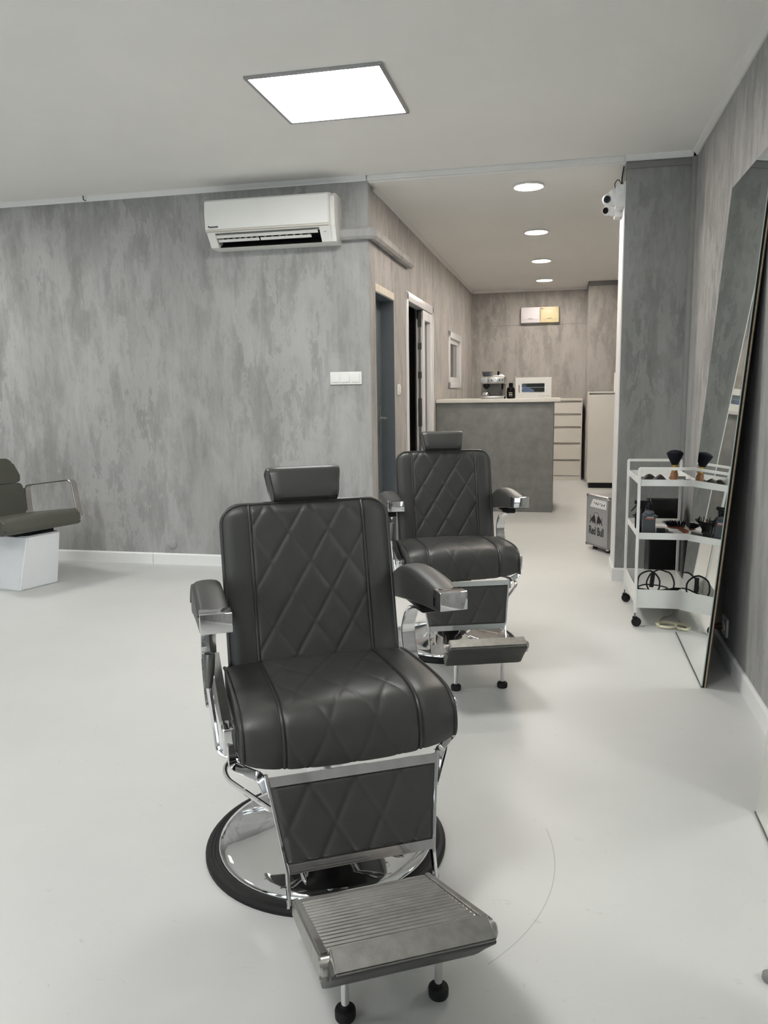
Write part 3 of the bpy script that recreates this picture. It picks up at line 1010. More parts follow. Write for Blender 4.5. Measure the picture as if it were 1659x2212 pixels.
    for Aa, Bb in zip(rows, rows[1:]):
        for j in range(n): bm.faces.new((Aa[j], Aa[(j + 1) % n], Bb[(j + 1) % n], Bb[j]))
    bm.faces.new(rows[0]); bm.faces.new(rows[-1][::-1])
    obj('pad_cushion', bm, VI, plate, 50)
    for s in (-1, 1):
        bm = B(); tube(bm, [lp(s * 0.099, 0.628, 0.018), lp(s * 0.099, 0.634, 0.175)], 0.0085, 12)
        glide = obj('glide_rod', bm, 'chrome', t)
        bm = B(); lathe(bm, [(0.0195, 0.0), (0.021, 0.003), (0.0215, 0.016), (0.020, 0.021), (0.010, 0.022), (0.0095, 0.027), (0, 0.027)], 24, lp(s * 0.099, 0.628, 0))
        obj('glide_foot', bm, 'rubber', glide)
    return t


def copy_tree(o, parent=None):
    c = o.copy(); C.objects.link(c); c.parent = parent
    for ch in list(o.children): copy_tree(ch, c)
    return c


near = barber_chair('barber_chair', 'large dark grey quilted barber chair in the foreground with ribbed metal footplate', (-0.618, 1.949, 0), radians(29))
far = copy_tree(near)
far.location = (-0.523, 3.751, 0); far.rotation_euler = (0, 0, radians(19.17))
far['label'] = 'smaller-looking quilted barber chair standing behind the foreground chair, before the counter'

# ---------------------------------------------------------------- styling chair at the left edge
t = thing('styling_chair', 'olive grey salon chair with metal arm loops on a white faceted base, left edge', 'salon chair', (-3.508, 4.467, 0), radians(71))
bm = B()
hexa(bm, [lp(-0.135, 0.20, 0), lp(0.152, 0.20, 0), lp(0.14, -0.21, 0), lp(-0.20, -0.20, 0), lp(-0.075, 0.245, 0.352), lp(0.165, 0.245, 0.352), lp(0.18, -0.17, 0.352), lp(-0.16, -0.14, 0.352)])
bmesh.ops.bevel(bm, geom=bm.edges[:], offset=0.008, segments=3, affect='EDGES')
obj('base', bm, 'base_lacquer', t, 30)
obj('swivel_plate', box(B(), -0.13, 0.15, -0.20, 0.14, 0.352, 0.372, 0.004), 'black_plastic', t)
def cushion(u0, u1, v0, v1, w0, w1, bev, seg=5):
    bm = B(); box(bm, u0, u1, -v1, -v0, w0, w1, bev, seg); return bm
bm = B()
poly = fillet([(-0.27, 0.356, 0), (0.290, 0.386, 0), (0.308, 0.41, 0), (0.290, 0.494, 0), (-0.27, 0.425, 0)], 0.03, 5, True)
prism(bm, [(p.x, p.y) for p in poly], lambda a, b_: lp(-0.265, a, b_), lambda a, b_: lp(0.285, a, b_))
bmesh.ops.bevel(bm, geom=[e for e in bm.edges if abs(e.verts[0].co.x - e.verts[1].co.x) < 1e-5], offset=0.012, segments=3, affect='EDGES')
obj('seat', bm, 'olive_vinyl', t, 50)
def back_cushion(nme, poly, z0):
    bm = B()
    pf = fillet([(a, b_, 0) for a, b_ in poly], 0.045, 6, True)
    prism(bm, [(p.x, p.y) for p in pf], lambda a, b_: lp(a, -0.235 - 0.15 * (b_ - 0.42), b_), lambda a, b_: lp(a, -0.305 - 0.15 * (b_ - 0.42), b_))
    bmesh.ops.bevel(bm, geom=[e for e in bm.edges if abs((e.verts[0].co - e.verts[1].co).y) < 0.03], offset=0.014, segments=3, affect='EDGES')
    return obj(nme, bm, 'olive_vinyl', t, 50)
back_cushion('lower_back_cushion', [(-0.262, 0.403), (0.262, 0.403), (0.272, 0.638), (-0.272, 0.638)], 0)
back_cushion('upper_back_cushion', [(-0.272, 0.643), (0.272, 0.643), (0.205, 0.812), (-0.205, 0.812)], 0)
obj('back_bar', box(B(), -0.30, 0.325, 0.335, 0.35, 0.55, 0.585, 0.003), 'black_plastic', t)
for s in (-1, 1):
    bm = B()
    U = 0.305 * s + 0.012
    path = fillet([lp(U, 0.10, 0.40), lp(U, 0.262, 0.40), lp(U, 0.210, 0.676), lp(U, -0.30, 0.610), lp(U, -0.285, 0.40), lp(U, 0.02, 0.40)], 0.045, 6)
    sweep(bm, path, rect(0.045, 0.009, 0.002), up=(1, 0, 0))
    obj('arm_loop', bm, 'brushed_steel', t, 40)

# ---------------------------------------------------------------- air conditioner
t = thing('air_conditioner', 'white wall-mounted split air conditioner above the grey wall', 'air conditioner', (-1.86, YB, 2.18))
def ac(p):  # profile coordinates: (distance from wall, height over unit bottom) -> local y,z
    return (-p[0], p[1])
full = [ac(p) for p in [(0, 0.0), (0.10, 0.0), (0.125, 0.006), (0.185, 0.083), (0.200, 0.100), (0.208, 0.20), (0.200, 0.275), (0.165, 0.297), (0.0, 0.297)]]
rec = [ac(p) for p in [(0, 0.0), (0.10, 0.0), (0.118, 0.004), (0.060, 0.040), (0.120, 0.088), (0.187, 0.086), (0.200, 0.100), (0.208, 0.20), (0.200, 0.275), (0.165, 0.297), (0.0, 0.297)]]
bm = B()
xprism(bm, full, -0.430, -0.375); xprism(bm, rec, -0.375, 0.335); xprism(bm, full, 0.335, 0.405)
xprism(bm, [(y * (0.80 if y < -0.15 else 1), z) for y, z in full], 0.405, 0.432)
body = obj('body', bm, 'white_plastic', t, 25)
bm = B()
xprism(bm, [ac(p) for p in [(0.199, 0.107), (0.207, 0.107), (0.2145, 0.20), (0.206, 0.280), (0.190, 0.292), (0.186, 0.288), (0.198, 0.275)]], -0.431, 0.402)
obj('front_panel', bm, 'white_plastic', t, 30)
obj('trim_strip', xprism(B(), [ac(p) for p in [(0.196, 0.091), (0.205, 0.094), (0.206, 0.106), (0.196, 0.106)]], -0.431, 0.402), 'beige_strip', t, 0)
bm = B(); xprism(bm, [ac(p) for p in [(0.118, 0.006), (0.065, 0.040), (0.120, 0.084), (0.112, 0.084), (0.055, 0.040), (0.108, 0.006)]], -0.372, 0.332)
obj('air_duct', bm, 'black_plastic', t, 0)
for x0, x1 in ((-0.368, -0.085), (-0.075, 0.270)):
    bm = B(); xprism(bm, [ac(p) for p in [(0.135, 0.040), (0.150, 0.052), (0.153, 0.049), (0.138, 0.036)]], x0, x1)
    lou = obj('louvre', bm, 'white_plastic', t, 0)
    bm = B()
    for k in range(7):
        xx = x0 + (x1 - x0) * (k + 0.5) / 7
        xprism(bm, [ac(p) for p in [(0.11, 0.05), (0.135, 0.055), (0.150, 0.056), (0.11, 0.07)]], xx - 0.0015, xx + 0.0015)
    obj('vane', bm, 'white_plastic', lou, 0)['kind'] = 'stuff'
obj('flap', xprism(B(), [ac(p) for p in [(0.156, 0.064), (0.172, 0.075), (0.176, 0.071), (0.160, 0.058)]], -0.372, 0.320), 'white_plastic', t, 0)
text_obj('maker_mark', 'Panasonic', 0.019, 'ink', t, frame_matrix((-0.375, -0.2092, 0.122), (1, 0, 0), (0, -0.08, 1)), 0.0004, 0.95, 0.0006)
for k in range(3):
    obj('indicator', box(B(), 0.362, 0.376, -0.1725, -0.168, 0.058 + 0.009 * k, 0.0605 + 0.009 * k), 'grey_paint', t, 0)

# ---------------------------------------------------------------- small fittings on the walls
t = thing('light_switch', 'white triple light switch plate on the grey back wall', 'light switch', (-1.419, YB, 1.281))
obj('cover_plate', box(B(), -0.109, 0.109, -0.010, 0, 0, 0.083, 0.002), 'white_plastic', t)
for k in range(3):
    x = -0.069 + 0.069 * k
    obj('rocker', box(B(), x - 0.0275, x + 0.0275, -0.0165, -0.009, 0.014, 0.069, 0.0035), 'white_plastic', t)
t = thing('light_switch', 'small white switch on the passage wall between the two doors', 'light switch', (XP, 6.10, 1.20))
obj('cover_plate', box(B(), 0, 0.010, -0.04, 0.04, 0, 0.083, 0.002), 'white_plastic', t)
obj('rocker', box(B(), 0.009, 0.017, -0.0275, 0.0275, 0.014, 0.069, 0.003), 'white_plastic', t)
bm = B(); lathe(bm, [(0.037, 0), (0.037, 0.003), (0.034, 0.006), (0.02, 0.009), (0, 0.010)], 32, (0, 0, 0), (0, -1, 0))
tag(obj('blank_wall_cap', bm, 'plaster', None, 50, (-2.762, YB, 0.150)), 'round plastered-over cap low on the grey wall above the baseboard', 'wall cap')
bm = B(); tube(bm, fillet([(0, -0.012, 0.03), (0, -0.028, 0.03), (0.006, -0.034, 0.0), (0.012, -0.014, -0.003)], 0.006), 0.003)
tag(obj('hook', bm, 'black_plastic', None, 40, (-3.27, YB - 0.012, 2.572)), 'tiny dark hook on the ceiling moulding over the grey wall', 'hook')

t = thing('wall_socket', 'white wall socket low on the right wall behind the leaning mirror', 'socket', (XW, 3.71, 0.118))
obj('cover_plate', box(B(), -0.010, 0, -0.05, 0.05, 0, 0.083, 0.002), 'white_plastic', t)
bm = B(); lathe(bm, [(0.020, 0), (0.020, 0.006), (0.017, 0.006), (0.017, 0.001), (0, 0.001)], 20, (-0.010, 0, 0.0415), (-1, 0, 0))
obj('socket_well', bm, 'white_plastic', t)
t = thing('power_plug', 'brown plug with cord in the socket behind the leaning mirror', 'plug', (XW - 0.018, 3.71, 0.118))
bm = B(); lathe(bm, [(0.016, 0.002), (0.016, 0.020), (0.010, 0.035), (0.006, 0.045), (0, 0.045)], 16, (0, 0, 0.0415), (-1, 0, -0.1))
obj('plug_body', bm, 'brown_cable', t)
bm = B(); tube(bm, spline([(-0.042, 0, 0.038), (-0.055, 0.0, 0.02), (-0.06, 0.03, -0.03), (-0.055, 0.12, -0.07), (-0.05, 0.22, -0.105), (-0.05, 0.36, -0.113)], 6), 0.004)
obj('cord', bm, 'brown_cable', t)

# breaker boxes
t = thing('breaker_box', 'pair of flush breaker boxes, one white and one yellowed, on the far wall', 'breaker box', (-0.32, YE, 2.115))
for nme, x0, x1, mt in (('white_half', -0.252, -0.002, 'breaker_white'), ('yellowed_half', 0.002, 0.252, 'yellowed_plastic')):
    p = obj(nme, box(B(), x0, x1, -0.075, 0, 0, 0.205, 0.004), mt, t)
    obj('lid', box(B(), x0 + 0.012, x1 - 0.012, -0.084, -0.072, 0.045, 0.165, 0.004), mt, p)
    bm = B(); xc = (x0 + x1) / 2; box(bm, xc - 0.03, xc + 0.03, -0.087, -0.083, 0.050, 0.056)
    obj('latch', bm, 'grey_paint', p, 0)
obj('small_mark', box(B(), 0.014, 0.042, -0.0765, -0.0745, 0.178, 0.188), 'grey_paint', t, 0)

# security cameras on the pillar side
def sec_cam(label, y, z, size, aim):
    t = thing('security_camera', label, 'security camera', (PX - 0.006, y, z), 0, 'cameras on the pillar')
    s = size
    bm = B(); box(bm, -0.050 * s, 0, -0.055 * s, 0.055 * s, 0, 0.128 * s, 0.004)
    jb = obj('junction_box', bm, 'grey_rubber', t)
    jb.data.materials[0] = MATS['camera_white']
    for zz in (0.085, 0.045):
        bm = B(); lathe(bm, [(0.016 * s, 0), (0.016 * s, 0.002), (0.013 * s, 0.003), (0, 0.003)], 20, (-0.022 * s, -0.055 * s, zz * s), (0, -1, 0))
        obj('knockout', bm, 'camera_white', jb)
    bm = B(); lathe(bm, [(0.052 * s, 0), (0.052 * s, 0.014 * s), (0.045 * s, 0.026 * s), (0.030 * s, 0.040 * s), (0, 0.040 * s)], 28, (-0.050 * s, 0, 0.064 * s), (-1, 0, 0))
    obj('mount', bm, 'camera_white', t)
    ctr = Vector((-0.092 * s, -0.012 * s, 0.052 * s)); ax = Vector(aim).normalized()
    R_ = 0.036 * s
    bm = B(); lathe(bm, [(0, -R_)] + [(R_ * sin(a), -R_ * cos(a)) for a in [pi * k / 10 for k in range(1, 8)]] + [(0.022 * s, R_ * 0.80), (0, R_ * 0.80)], 28, ctr, ax)
    eye = obj('eyeball', bm, 'camera_white', t)
    bm = B(); lathe(bm, [(0.021 * s, R_ * 0.78), (0.021 * s, R_ * 0.92), (0.014 * s, R_ * 0.94), (0.013 * s, R_ * 0.84), (0.006 * s, R_ * 0.84), (0.004 * s, R_ * 0.9), (0, R_ * 0.92)], 28, ctr, ax)
    obj('lens', bm, 'black_gloss', eye)
    return t


c1_ = sec_cam('upper white security camera with grey box high on the pillar', 5.262, 2.318, 1.0, (-0.25, -1, -0.12))
bm = B(); tube(bm, spline([(-0.048, 0.0, 0.115), (-0.054, 0, 0.145), (-0.035, 0, 0.168), (-0.014, 0.01, 0.14), (-0.012, 0.02, 0.10)], 6), 0.0025)
obj('wire', bm, 'cable', c1_)
bm = B(); tube(bm, spline([(-0.010, -0.01, 0.128), (-0.014, -0.005, 0.17), (-0.004, -0.01, 0.24)], 6), 0.004)
obj('wire', bm, 'cable', c1_)
sec_cam('lower white security camera tucked under the upper one on the pillar', 5.390, 2.285, 0.92, (-0.7, -1, -0.15))

# ---------------------------------------------------------------- reception counter
YC = 8.0
t = thing('reception_counter', 'grey concrete-look reception counter at the end of the passage', 'counter', (-0.665, YC, 0))
obj('front_panel', box(B(), -0.580, 0.582, 0.0, 0.03, 0, 1.100, 0.001), 'laminate', t)
obj('end_panel', box(B(), 0.552, 0.584, 0.031, 0.62, 0, 1.100, 0.001), 'laminate', t)
obj('back_panel', box(B(), -0.580, 0.551, 0.59, 0.62, 0, 1.100, 0.001), 'laminate', t)
tag(obj('counter_worktop', box(B(), XP + 0.004, -0.020, YC - 0.03, YC + 0.66, 1.100, 1.134, 0.004), 'cabinet_white'), 'thin white worktop lying on the grey reception counter', 'worktop')

# espresso machine
t = thing('espresso_machine', 'silver espresso machine on the counter with portafilter and gauges', 'coffee machine', (-0.695, 8.26, 1.134))
bm = B(); box(bm, -0.122, 0.118, -0.02, 0.17, 0.012, 0.21, 0.006)
obj('rear_housing', bm, 'grey_paint', t)
bm = B(); box(bm, -0.126, 0.128, -0.14, 0.16, 0.150, 0.225, 0.010, 3)
hd_ = obj('head', bm, 'brushed_steel', t)
bm = B(); box(bm, -0.050, 0.118, -0.1425, -0.139, 0.160, 0.218, 0.001); obj('control_panel', bm, 'brushed_steel', hd_)
for k, xx in enumerate((-0.035, -0.005, 0.036, 0.073, 0.103)):
    bm = B(); rr = 0.018 if k == 2 else 0.009
    lathe(bm, [(rr, 0), (rr, 0.004), (rr * 0.8, 0.006), (rr * 0.75, 0.003), (0, 0.003)], 20, (xx, -0.1425, 0.187), (0, -1, 0))
    obj('gauge' if k == 2 else 'button', bm, 'chrome', hd_)
    bm = B(); lathe(bm, [(rr * 0.72, 0), (rr * 0.72, 0.001), (0, 0.001)], 16, (xx, -0.1455, 0.187), (0, -1, 0))
    obj('face', bm, 'black_plastic' if k != 2 else 'white_print', hd_)
bm = B(); box(bm, -0.115, 0.118, -0.15, 0.10, 0.0, 0.030, 0.006); obj('drip_tray', bm, 'brushed_steel', t)
bm = B(); box(bm, -0.02, 0.10, -0.14, -0.03, 0.030, 0.034); obj('drip_grid', bm, 'black_plastic', t, 0)
bm = B(); lathe(bm, [(0.034, 0), (0.036, -0.022), (0.030, -0.034), (0.018, -0.040), (0.016, -0.05), (0, -0.05)], 24, (-0.063, -0.10, 0.150)); obj('grinder_spout', bm, 'black_plastic', t)
bm = B(); lathe(bm, [(0.040, 0.03), (0.042, 0.036), (0.040, 0.05), (0.030, 0.066), (0.012, 0.070), (0, 0.070)], 24, (-0.063, -0.085, 0.0)); obj('portafilter', bm, 'chrome', t)
bm = B(); tube(bm, fillet([(0.075, -0.10, 0.15), (0.077, -0.115, 0.11), (0.085, -0.13, 0.045)], 0.02), 0.005); obj('steam_wand', bm, 'chrome', t)
bm = B(); tube(bm, [(0.101, -0.11, 0.15), (0.100, -0.125, 0.095)], 0.010); obj('steam_knob', bm, 'black_plastic', t)
bm = B(); lathe(bm, [(0.042, 0.225), (0.055, 0.268), (0.056, 0.274), (0.050, 0.272), (0.038, 0.232), (0, 0.230)], 28, (-0.062, -0.02, 0)); obj('bean_hopper', bm, 'bottle_clear', t)
bm = B(); lathe(bm, [(0.042, 0.2315), (0.040, 0.246), (0.02, 0.254), (0, 0.255)], 20, (-0.062, -0.02, 0)); obj('coffee_beans', bm, 'bean', t)
bm = B(); lathe(bm, [(0.011, 0), (0.011, 0.05), (0.009, 0.052), (0, 0.052)], 16)
tag(obj('tamper', bm, 'black_plastic', None, 40, (-0.645, 8.27, 1.359)), 'black tamper standing on top of the espresso machine', 'tamper')
bm = B(); grid_pts = {}
def cloth(bm, x0, x1, y0, y1, z, amp, n=14, seed=0.0, fold=9.0):
    def P(i, j):
        x = x0 + (x1 - x0) * i / (n - 1); y = y0 + (y1 - y0) * j / (n - 1)
        a = i / (n - 1); b_ = j / (n - 1)
        e = min(a, 1 - a, b_, 1 - b_) * 4; e = min(1, e)
        h = (0.15 + 0.85 * abs(mnoise.noise(Vector((x * fold + seed, y * fold, seed))))) * amp * (0.25 + 0.75 * e)
        dx = 0.15 * (x1 - x0) * mnoise.noise(Vector((y * fold * 1.5, seed, 3))) ; 
        return (x + dx * (0.5 - a), y, z + h)
    V = grid_mesh(bm, P, n, n)
    Wv = [[bm.verts.new((v.co.x, v.co.y, z)) for v in row] for row in V]
    for i in range(n - 1):
        for j in range(n - 1): bm.faces.new((Wv[i][j], Wv[i][j + 1], Wv[i + 1][j + 1], Wv[i + 1][j]))
        bm.faces.new((V[i][0], Wv[i][0], Wv[i + 1][0], V[i + 1][0])); bm.faces.new((V[i][-1], V[i + 1][-1], Wv[i + 1][-1], Wv[i][-1]))
        bm.faces.new((V[0][i], V[0][i + 1], Wv[0][i + 1], Wv[0][i])); bm.faces.new((V[-1][i], Wv[-1][i], Wv[-1][i + 1], V[-1][i + 1]))
    return bm
tag(obj('folded_cloth', cloth(B(), -0.69, -0.578, 8.14, 8.24, 1.3595, 0.035, 12, 2.2, 20), 'breaker_white', None, 60), 'crumpled pale cloth on top of the espresso machine', 'cloth')

# black bottle on the counter
t = thing('squeeze_bottle', 'black squeeze bottle between the espresso machine and the white cabinet', 'bottle', (-0.515, 8.24, 1.134))
bm = B(); lathe(bm, [(0.040, 0), (0.042, 0.01), (0.042, 0.085), (0.038, 0.105), (0.022, 0.118), (0.020, 0.13), (0, 0.13)], 24); obj('bottle_body', bm, 'black_gloss', t)
bm = B(); lathe(bm, [(0.022, 0.128), (0.023, 0.135), (0.021, 0.155), (0.012, 0.160), (0, 0.160)], 20); obj('cap', bm, 'black_plastic', t)
for zz, hh in ((0.058, 0.003), (0.040, 0.006), (0.026, 0.003)):
    obj('label_line', box(B(), -0.018, 0.018, -0.0435, -0.041, zz, zz + hh), 'white_print', t, 0)
bm = B(); lathe(bm, [(0.008, 0), (0.009, 0.012), (0.004, 0.022), (0, 0.022)], 12)
tag(obj('small_cap', bm, 'black_plastic', None, 40, (-0.569, 8.15, 1.134)), 'tiny black cap lying on the counter beside the black bottle', 'cap')

# towel warmer cabinet
t = thing('towel_warmer', 'white hot towel cabinet with a dark window on the counter', 'towel cabinet', (-0.29, 8.25, 1.134))
bm = B(); box(bm, -0.178, 0.178, 0.006, 0.25, 0.004, 0.208, 0.006)
obj('body', bm, 'white_plastic', t)
bm = B()
for a in ((-0.178, -0.115, 0, 0.21), (0.115, 0.178, 0, 0.21), (-0.115, 0.115, 0, 0.062), (-0.115, 0.115, 0.150, 0.21)):
    box(bm, a[0], a[1], -0.016, 0.005, a[2], a[3])
obj('door', bm, 'white_plastic', t, 0)
bm = B()
tube(bm, fillet([(-0.115, -0.016, 0.062), (0.115, -0.016, 0.062), (0.115, -0.016, 0.150), (-0.115, -0.016, 0.150)], 0.014, 4, True), 0.003, 6, True)
obj('window_bezel', bm, 'chrome', t)
obj('window_pane', box(B(), -0.115, 0.115, -0.006, -0.003, 0.062, 0.150), 'dark_glass', t, 0)
bm = B(); tube(bm, [(-0.113, -0.0075, 0.108), (0.113, -0.0075, 0.108)], 0.0022); obj('wire_rack', bm, 'chrome', t)
bm = B(); prism(bm, [(-0.113, 0.063), (0.010, 0.063), (0.005, 0.085), (-0.05, 0.110), (-0.113, 0.130)], lambda a, b_: (a, -0.0068, b_), lambda a, b_: (a, -0.0058, b_))
obj('rolled_towel', bm, 'towel_blue', t, 0)
bm = B(); box(bm, -0.146, -0.137, -0.030, -0.016, 0.058, 0.135, 0.003); obj('handle', bm, 'steel_dark', t)
text_obj('printed_name', 'HOT TOWEL CABINET', 0.0125, 'grey_paint', t, frame_matrix((0.108, -0.0165, 0.021), (1, 0, 0), (0, 0, 1)), 0.0004, 0.9)

# chest of drawers
t = thing('chest_of_drawers', 'cream white chest of drawers behind the counter end', 'chest of drawers', (-0.14, 10.87, 0))
obj('carcass', box(B(), -0.40, 0.40, 0.036, 0.39, 0, 1.062, 0.003), 'cabinet_white', t)
obj('top', box(B(), -0.402, 0.402, -0.004, 0.392, 1.062, 1.090, 0.004), 'cabinet_white', t)
for z0, z1 in ((0.895, 1.040), (0.723, 0.868), (0.507, 0.698), (0.283, 0.480), (0.064, 0.258)):
    bm = B(); xprism(bm, [(0, z0), (0.035, z0), (0.035, z1 - 0.020), (0.016, z1 - 0.004), (0.0, z1 - 0.002)], -0.385, 0.385)
    obj('drawer', bm, 'cabinet_white', t, 0)
for sx in (-1, 1):
    obj('side_edge', box(B(), *sorted((sx * 0.387, sx * 0.401)), 0.001, 0.037, 0, 1.061), 'cabinet_white', t, 0)
obj('plinth', box(B(), -0.385, 0.385, 0.004, 0.035, 0.0, 0.056), 'cabinet_white', t, 0)

# small fridge and the paper roll on it
t = thing('fridge', 'white undercounter fridge standing beside the pillar', 'fridge', (0.62, 10.04, 0))
obj('cabinet_body', box(B(), -0.305, 0.30, 0.055, 0.60, 0.065, 1.160, 0.006), 'cabinet_white', t)
dd = obj('door', box(B(), -0.303, 0.298, 0.0, 0.048, 0.065, 1.148, 0.008), 'cabinet_white', t)
obj('gasket', box(B(), -0.298, 0.29, 0.047, 0.056, 0.075, 1.145), 'grey_rubber', t, 0)
obj('top_panel', box(B(), -0.306, 0.302, -0.004, 0.602, 1.160, 1.178, 0.004), 'cabinet_white', t)
obj('plinth', box(B(), -0.285, 0.28, 0.02, 0.58, 0.0, 0.066), 'black_plastic', t, 0)
obj('hinge_cover', box(B(), -0.300, -0.262, -0.006, 0.03, 1.149, 1.159, 0.002), 'steel_dark', t)
bm = B(); hexa(bm, [(0.115, -0.002, 1.10), (0.150, -0.002, 1.09), (0.150, 0.0, 1.09), (0.115, 0.0, 1.10), (0.115, -0.002, 1.15), (0.150, -0.002, 1.15), (0.150, 0, 1.15), (0.115, 0, 1.15)])
obj('care_sticker', bm, 'steel_dark', dd, 0)
bm = B(); lathe(bm, [(0.060, 0), (0.060, 0.23), (0.022, 0.23), (0.022, 0.15), (0, 0.15)], 32)
tag(obj('paper_roll', bm, 'paper', None, 40, (0.675, 10.22, 1.178)), 'white paper towel roll standing on the fridge beside the pillar', 'paper roll')

# drinks cooler with printed logo
ang = math.atan2(5.997 - 6.26, 0.346 - 0.199)
t = thing('drinks_cooler', 'silver metal drinks cooler with printed black logo standing by the pillar foot', 'cooler', (0.2725, 6.1285, 0), ang)
cw = 0.151; chh = 0.425
bm = B(); box(bm, -cw, cw, 0.012, 0.30, 0.030, chh, 0.012, 3); obj('body', bm, 'cooler_frame', t)
bm = B(); box(bm, -cw + 0.014, cw - 0.014, 0.0, 0.014, 0.045, chh - 0.016, 0.004); fp_ = obj('front_panel', bm, 'cooler_silver', t)
for q0, q1 in (((-cw + 0.008, 0.006, 0.035), (-cw + 0.008, 0.006, chh - 0.01)), ((cw - 0.008, 0.006, 0.035), (cw - 0.008, 0.006, chh - 0.01)),
               ((-cw + 0.008, 0.006, chh - 0.008), (cw - 0.008, 0.006, chh - 0.008)), ((-cw + 0.008, 0.006, 0.038), (cw - 0.008, 0.006, 0.038))):
    obj('edge_rail', tube(B(), [q0, q1], 0.0085, 8), 'cooler_frame', t)
for sx in (-1, 1):
    for zz in (0.036, chh - 0.010):
        bm = B(); lathe(bm, [(0, -0.014), (0.010, -0.010), (0.014, 0), (0.010, 0.010), (0, 0.014)], 12, (sx * (cw - 0.008), 0.008, zz)); obj('corner_cap', bm, 'steel_dark' if sx < 0 else 'chrome', t)
for sx in (-1, 1):
    for yy in (0.05, 0.25):
        bm = B(); lathe(bm, [(0.020, 0), (0.020, 0.032), (0, 0.032)], 12, (sx * 0.09, yy, 0)); obj('foot', bm, 'rubber', t)
bm = B(); prism(bm, [(-0.095, 0.332), (0.128, 0.332), (0.128, 0.395), (-0.055, 0.395)], lambda a, b_: (a, -0.003, b_), lambda a, b_: (a, 0.001, b_)); obj('instruction_plate', bm, 'white_trim', t, 0)
for k, (x, z) in enumerate(((-0.035, 0.368), (-0.01, 0.365), (0.015, 0.362), (0.045, 0.368), (0.07, 0.36), (0.10, 0.362))):
    bm = B(); sz = 0.010 if k % 3 else 0.007
    prism(bm, [(x - sz, z - sz), (x + sz * 0.4, z - sz * 0.6), (x + sz, z + sz), (x - sz * 0.3, z + sz * 0.5)], lambda a, b_: (a, -0.0036, b_), lambda a, b_: (a, -0.003, b_)); obj('pictogram', bm, 'ink', t, 0)
# two charging bulls and the disc between them
bull = [(-0.088, 0.205), (-0.080, 0.222), (-0.073, 0.240), (-0.050, 0.258), (-0.030, 0.272), (-0.018, 0.262), (-0.012, 0.236), (-0.008, 0.218), (-0.014, 0.206), (-0.020, 0.216), (-0.026, 0.212), (-0.030, 0.222), (-0.044, 0.214), (-0.046, 0.206), (-0.053, 0.207), (-0.052, 0.222), (-0.066, 0.224), (-0.074, 0.214), (-0.082, 0.203)]
for s in (1, -1):
    bm = B(); pl2 = [(a * s, b_) for a, b_ in bull]
    prism(bm, pl2, lambda a, b_: (a - 0.008, -0.0012, b_), lambda a, b_: (a - 0.008, 0.0004, b_)); obj('logo_bull', bm, 'ink', t, 0)
    bm = B(); tube(bm, spline([(s * -0.074 - 0.008, 0, 0.236), (s * -0.086 - 0.008, 0, 0.246), (s * -0.078 - 0.008, 0, 0.258), (s * -0.084 - 0.008, 0, 0.268)], 4), 0.0014, 6); obj('logo_tail', bm, 'ink', t)
for a0, a1 in ((0.05 * pi, 0.95 * pi), (1.22 * pi, 1.78 * pi)):
    bm = B(); tube(bm, [(0.042 * cos(a0 + (a1 - a0) * k / 20) - 0.008, -0.0003, 0.247 + 0.048 * sin(a0 + (a1 - a0) * k / 20)) for k in range(21)], 0.0012, 6); obj('logo_ring', bm, 'ink', t)
text_obj('logo_lettering', 'Red Bull', 0.088, 'ink', t, frame_matrix((-0.004, -0.0006, 0.148), (1, 0, 0), (0, 0, 1)), 0.0006, 0.70, 0.0018)

# ---------------------------------------------------------------- leaning mirrors
def mirror(label, y0, y1, xb, lean, hgt):
    t = thing('leaning_mirror', label, 'mirror', (xb, (y0 + y1) / 2, 0), 0, 'tall leaning mirrors')
    hy = (y1 - y0) / 2
    a = math.atan(lean)
    D = Vector((sin(a), 0, cos(a))); Nn = Vector((cos(a), 0, -sin(a)))
    def slab(n0, n1, ins=0.0, z0=0.0, top=None):
        hg = top if top else hgt
        bm = B()
        def P(y, s, n): v = D * s + Nn * n; return (v.x, y, v.z + sin(a) * 0.022)
        hexa(bm, [P(-hy + ins, z0, n0), P(hy - ins, z0, n0), P(hy - ins, z0, n1), P(-hy + ins, z0, n1), P(-hy + ins, hg, n0), P(hy - ins, hg, n0), P(hy - ins, hg, n1), P(-hy + ins, hg, n1)])
        return bm
    obj('bottom_strip', slab(-0.0015, 0.004, 0.0, 0.0, 0.005), 'steel_dark', t, 0)
    g = obj('mirror_glass', slab(0.0, 0.004, 0.0, 0.006), ['mirror_glass', 'glass_edge'], t, 0)
    for p in g.data.polygons:
        if abs(p.normal.dot(Nn)) < 0.9: p.material_index = 1
    obj('frame_panel', slab(0.004, 0.012), 'black_plastic', t, 0)
    obj('core_board', slab(0.012, 0.0175), 'chipboard', t, 0)
    obj('backing', slab(0.0175, 0.020), 'mirror_back', t, 0)
    return t


mirror('tall frameless mirror leaning on the right wall beside the white trolley', 3.330, 4.085, 0.584, 0.0755, 2.185)
mirror('second leaning mirror, only its lower corner showing at the right edge', 1.50, 2.330, 0.573, 0.078, 2.185)

# small grey thing at the right border of the floor
bm = B(); lathe(bm, [(0.013, 0), (0.016, 0.004), (0.015, 0.014), (0.009, 0.019), (0, 0.020)], 20)
tag(obj('floor_bumper', bm, 'grey_rubber', None, 50, (0.449, 1.628, 0)), 'small grey rounded bumper on the floor at the right border', 'bumper')

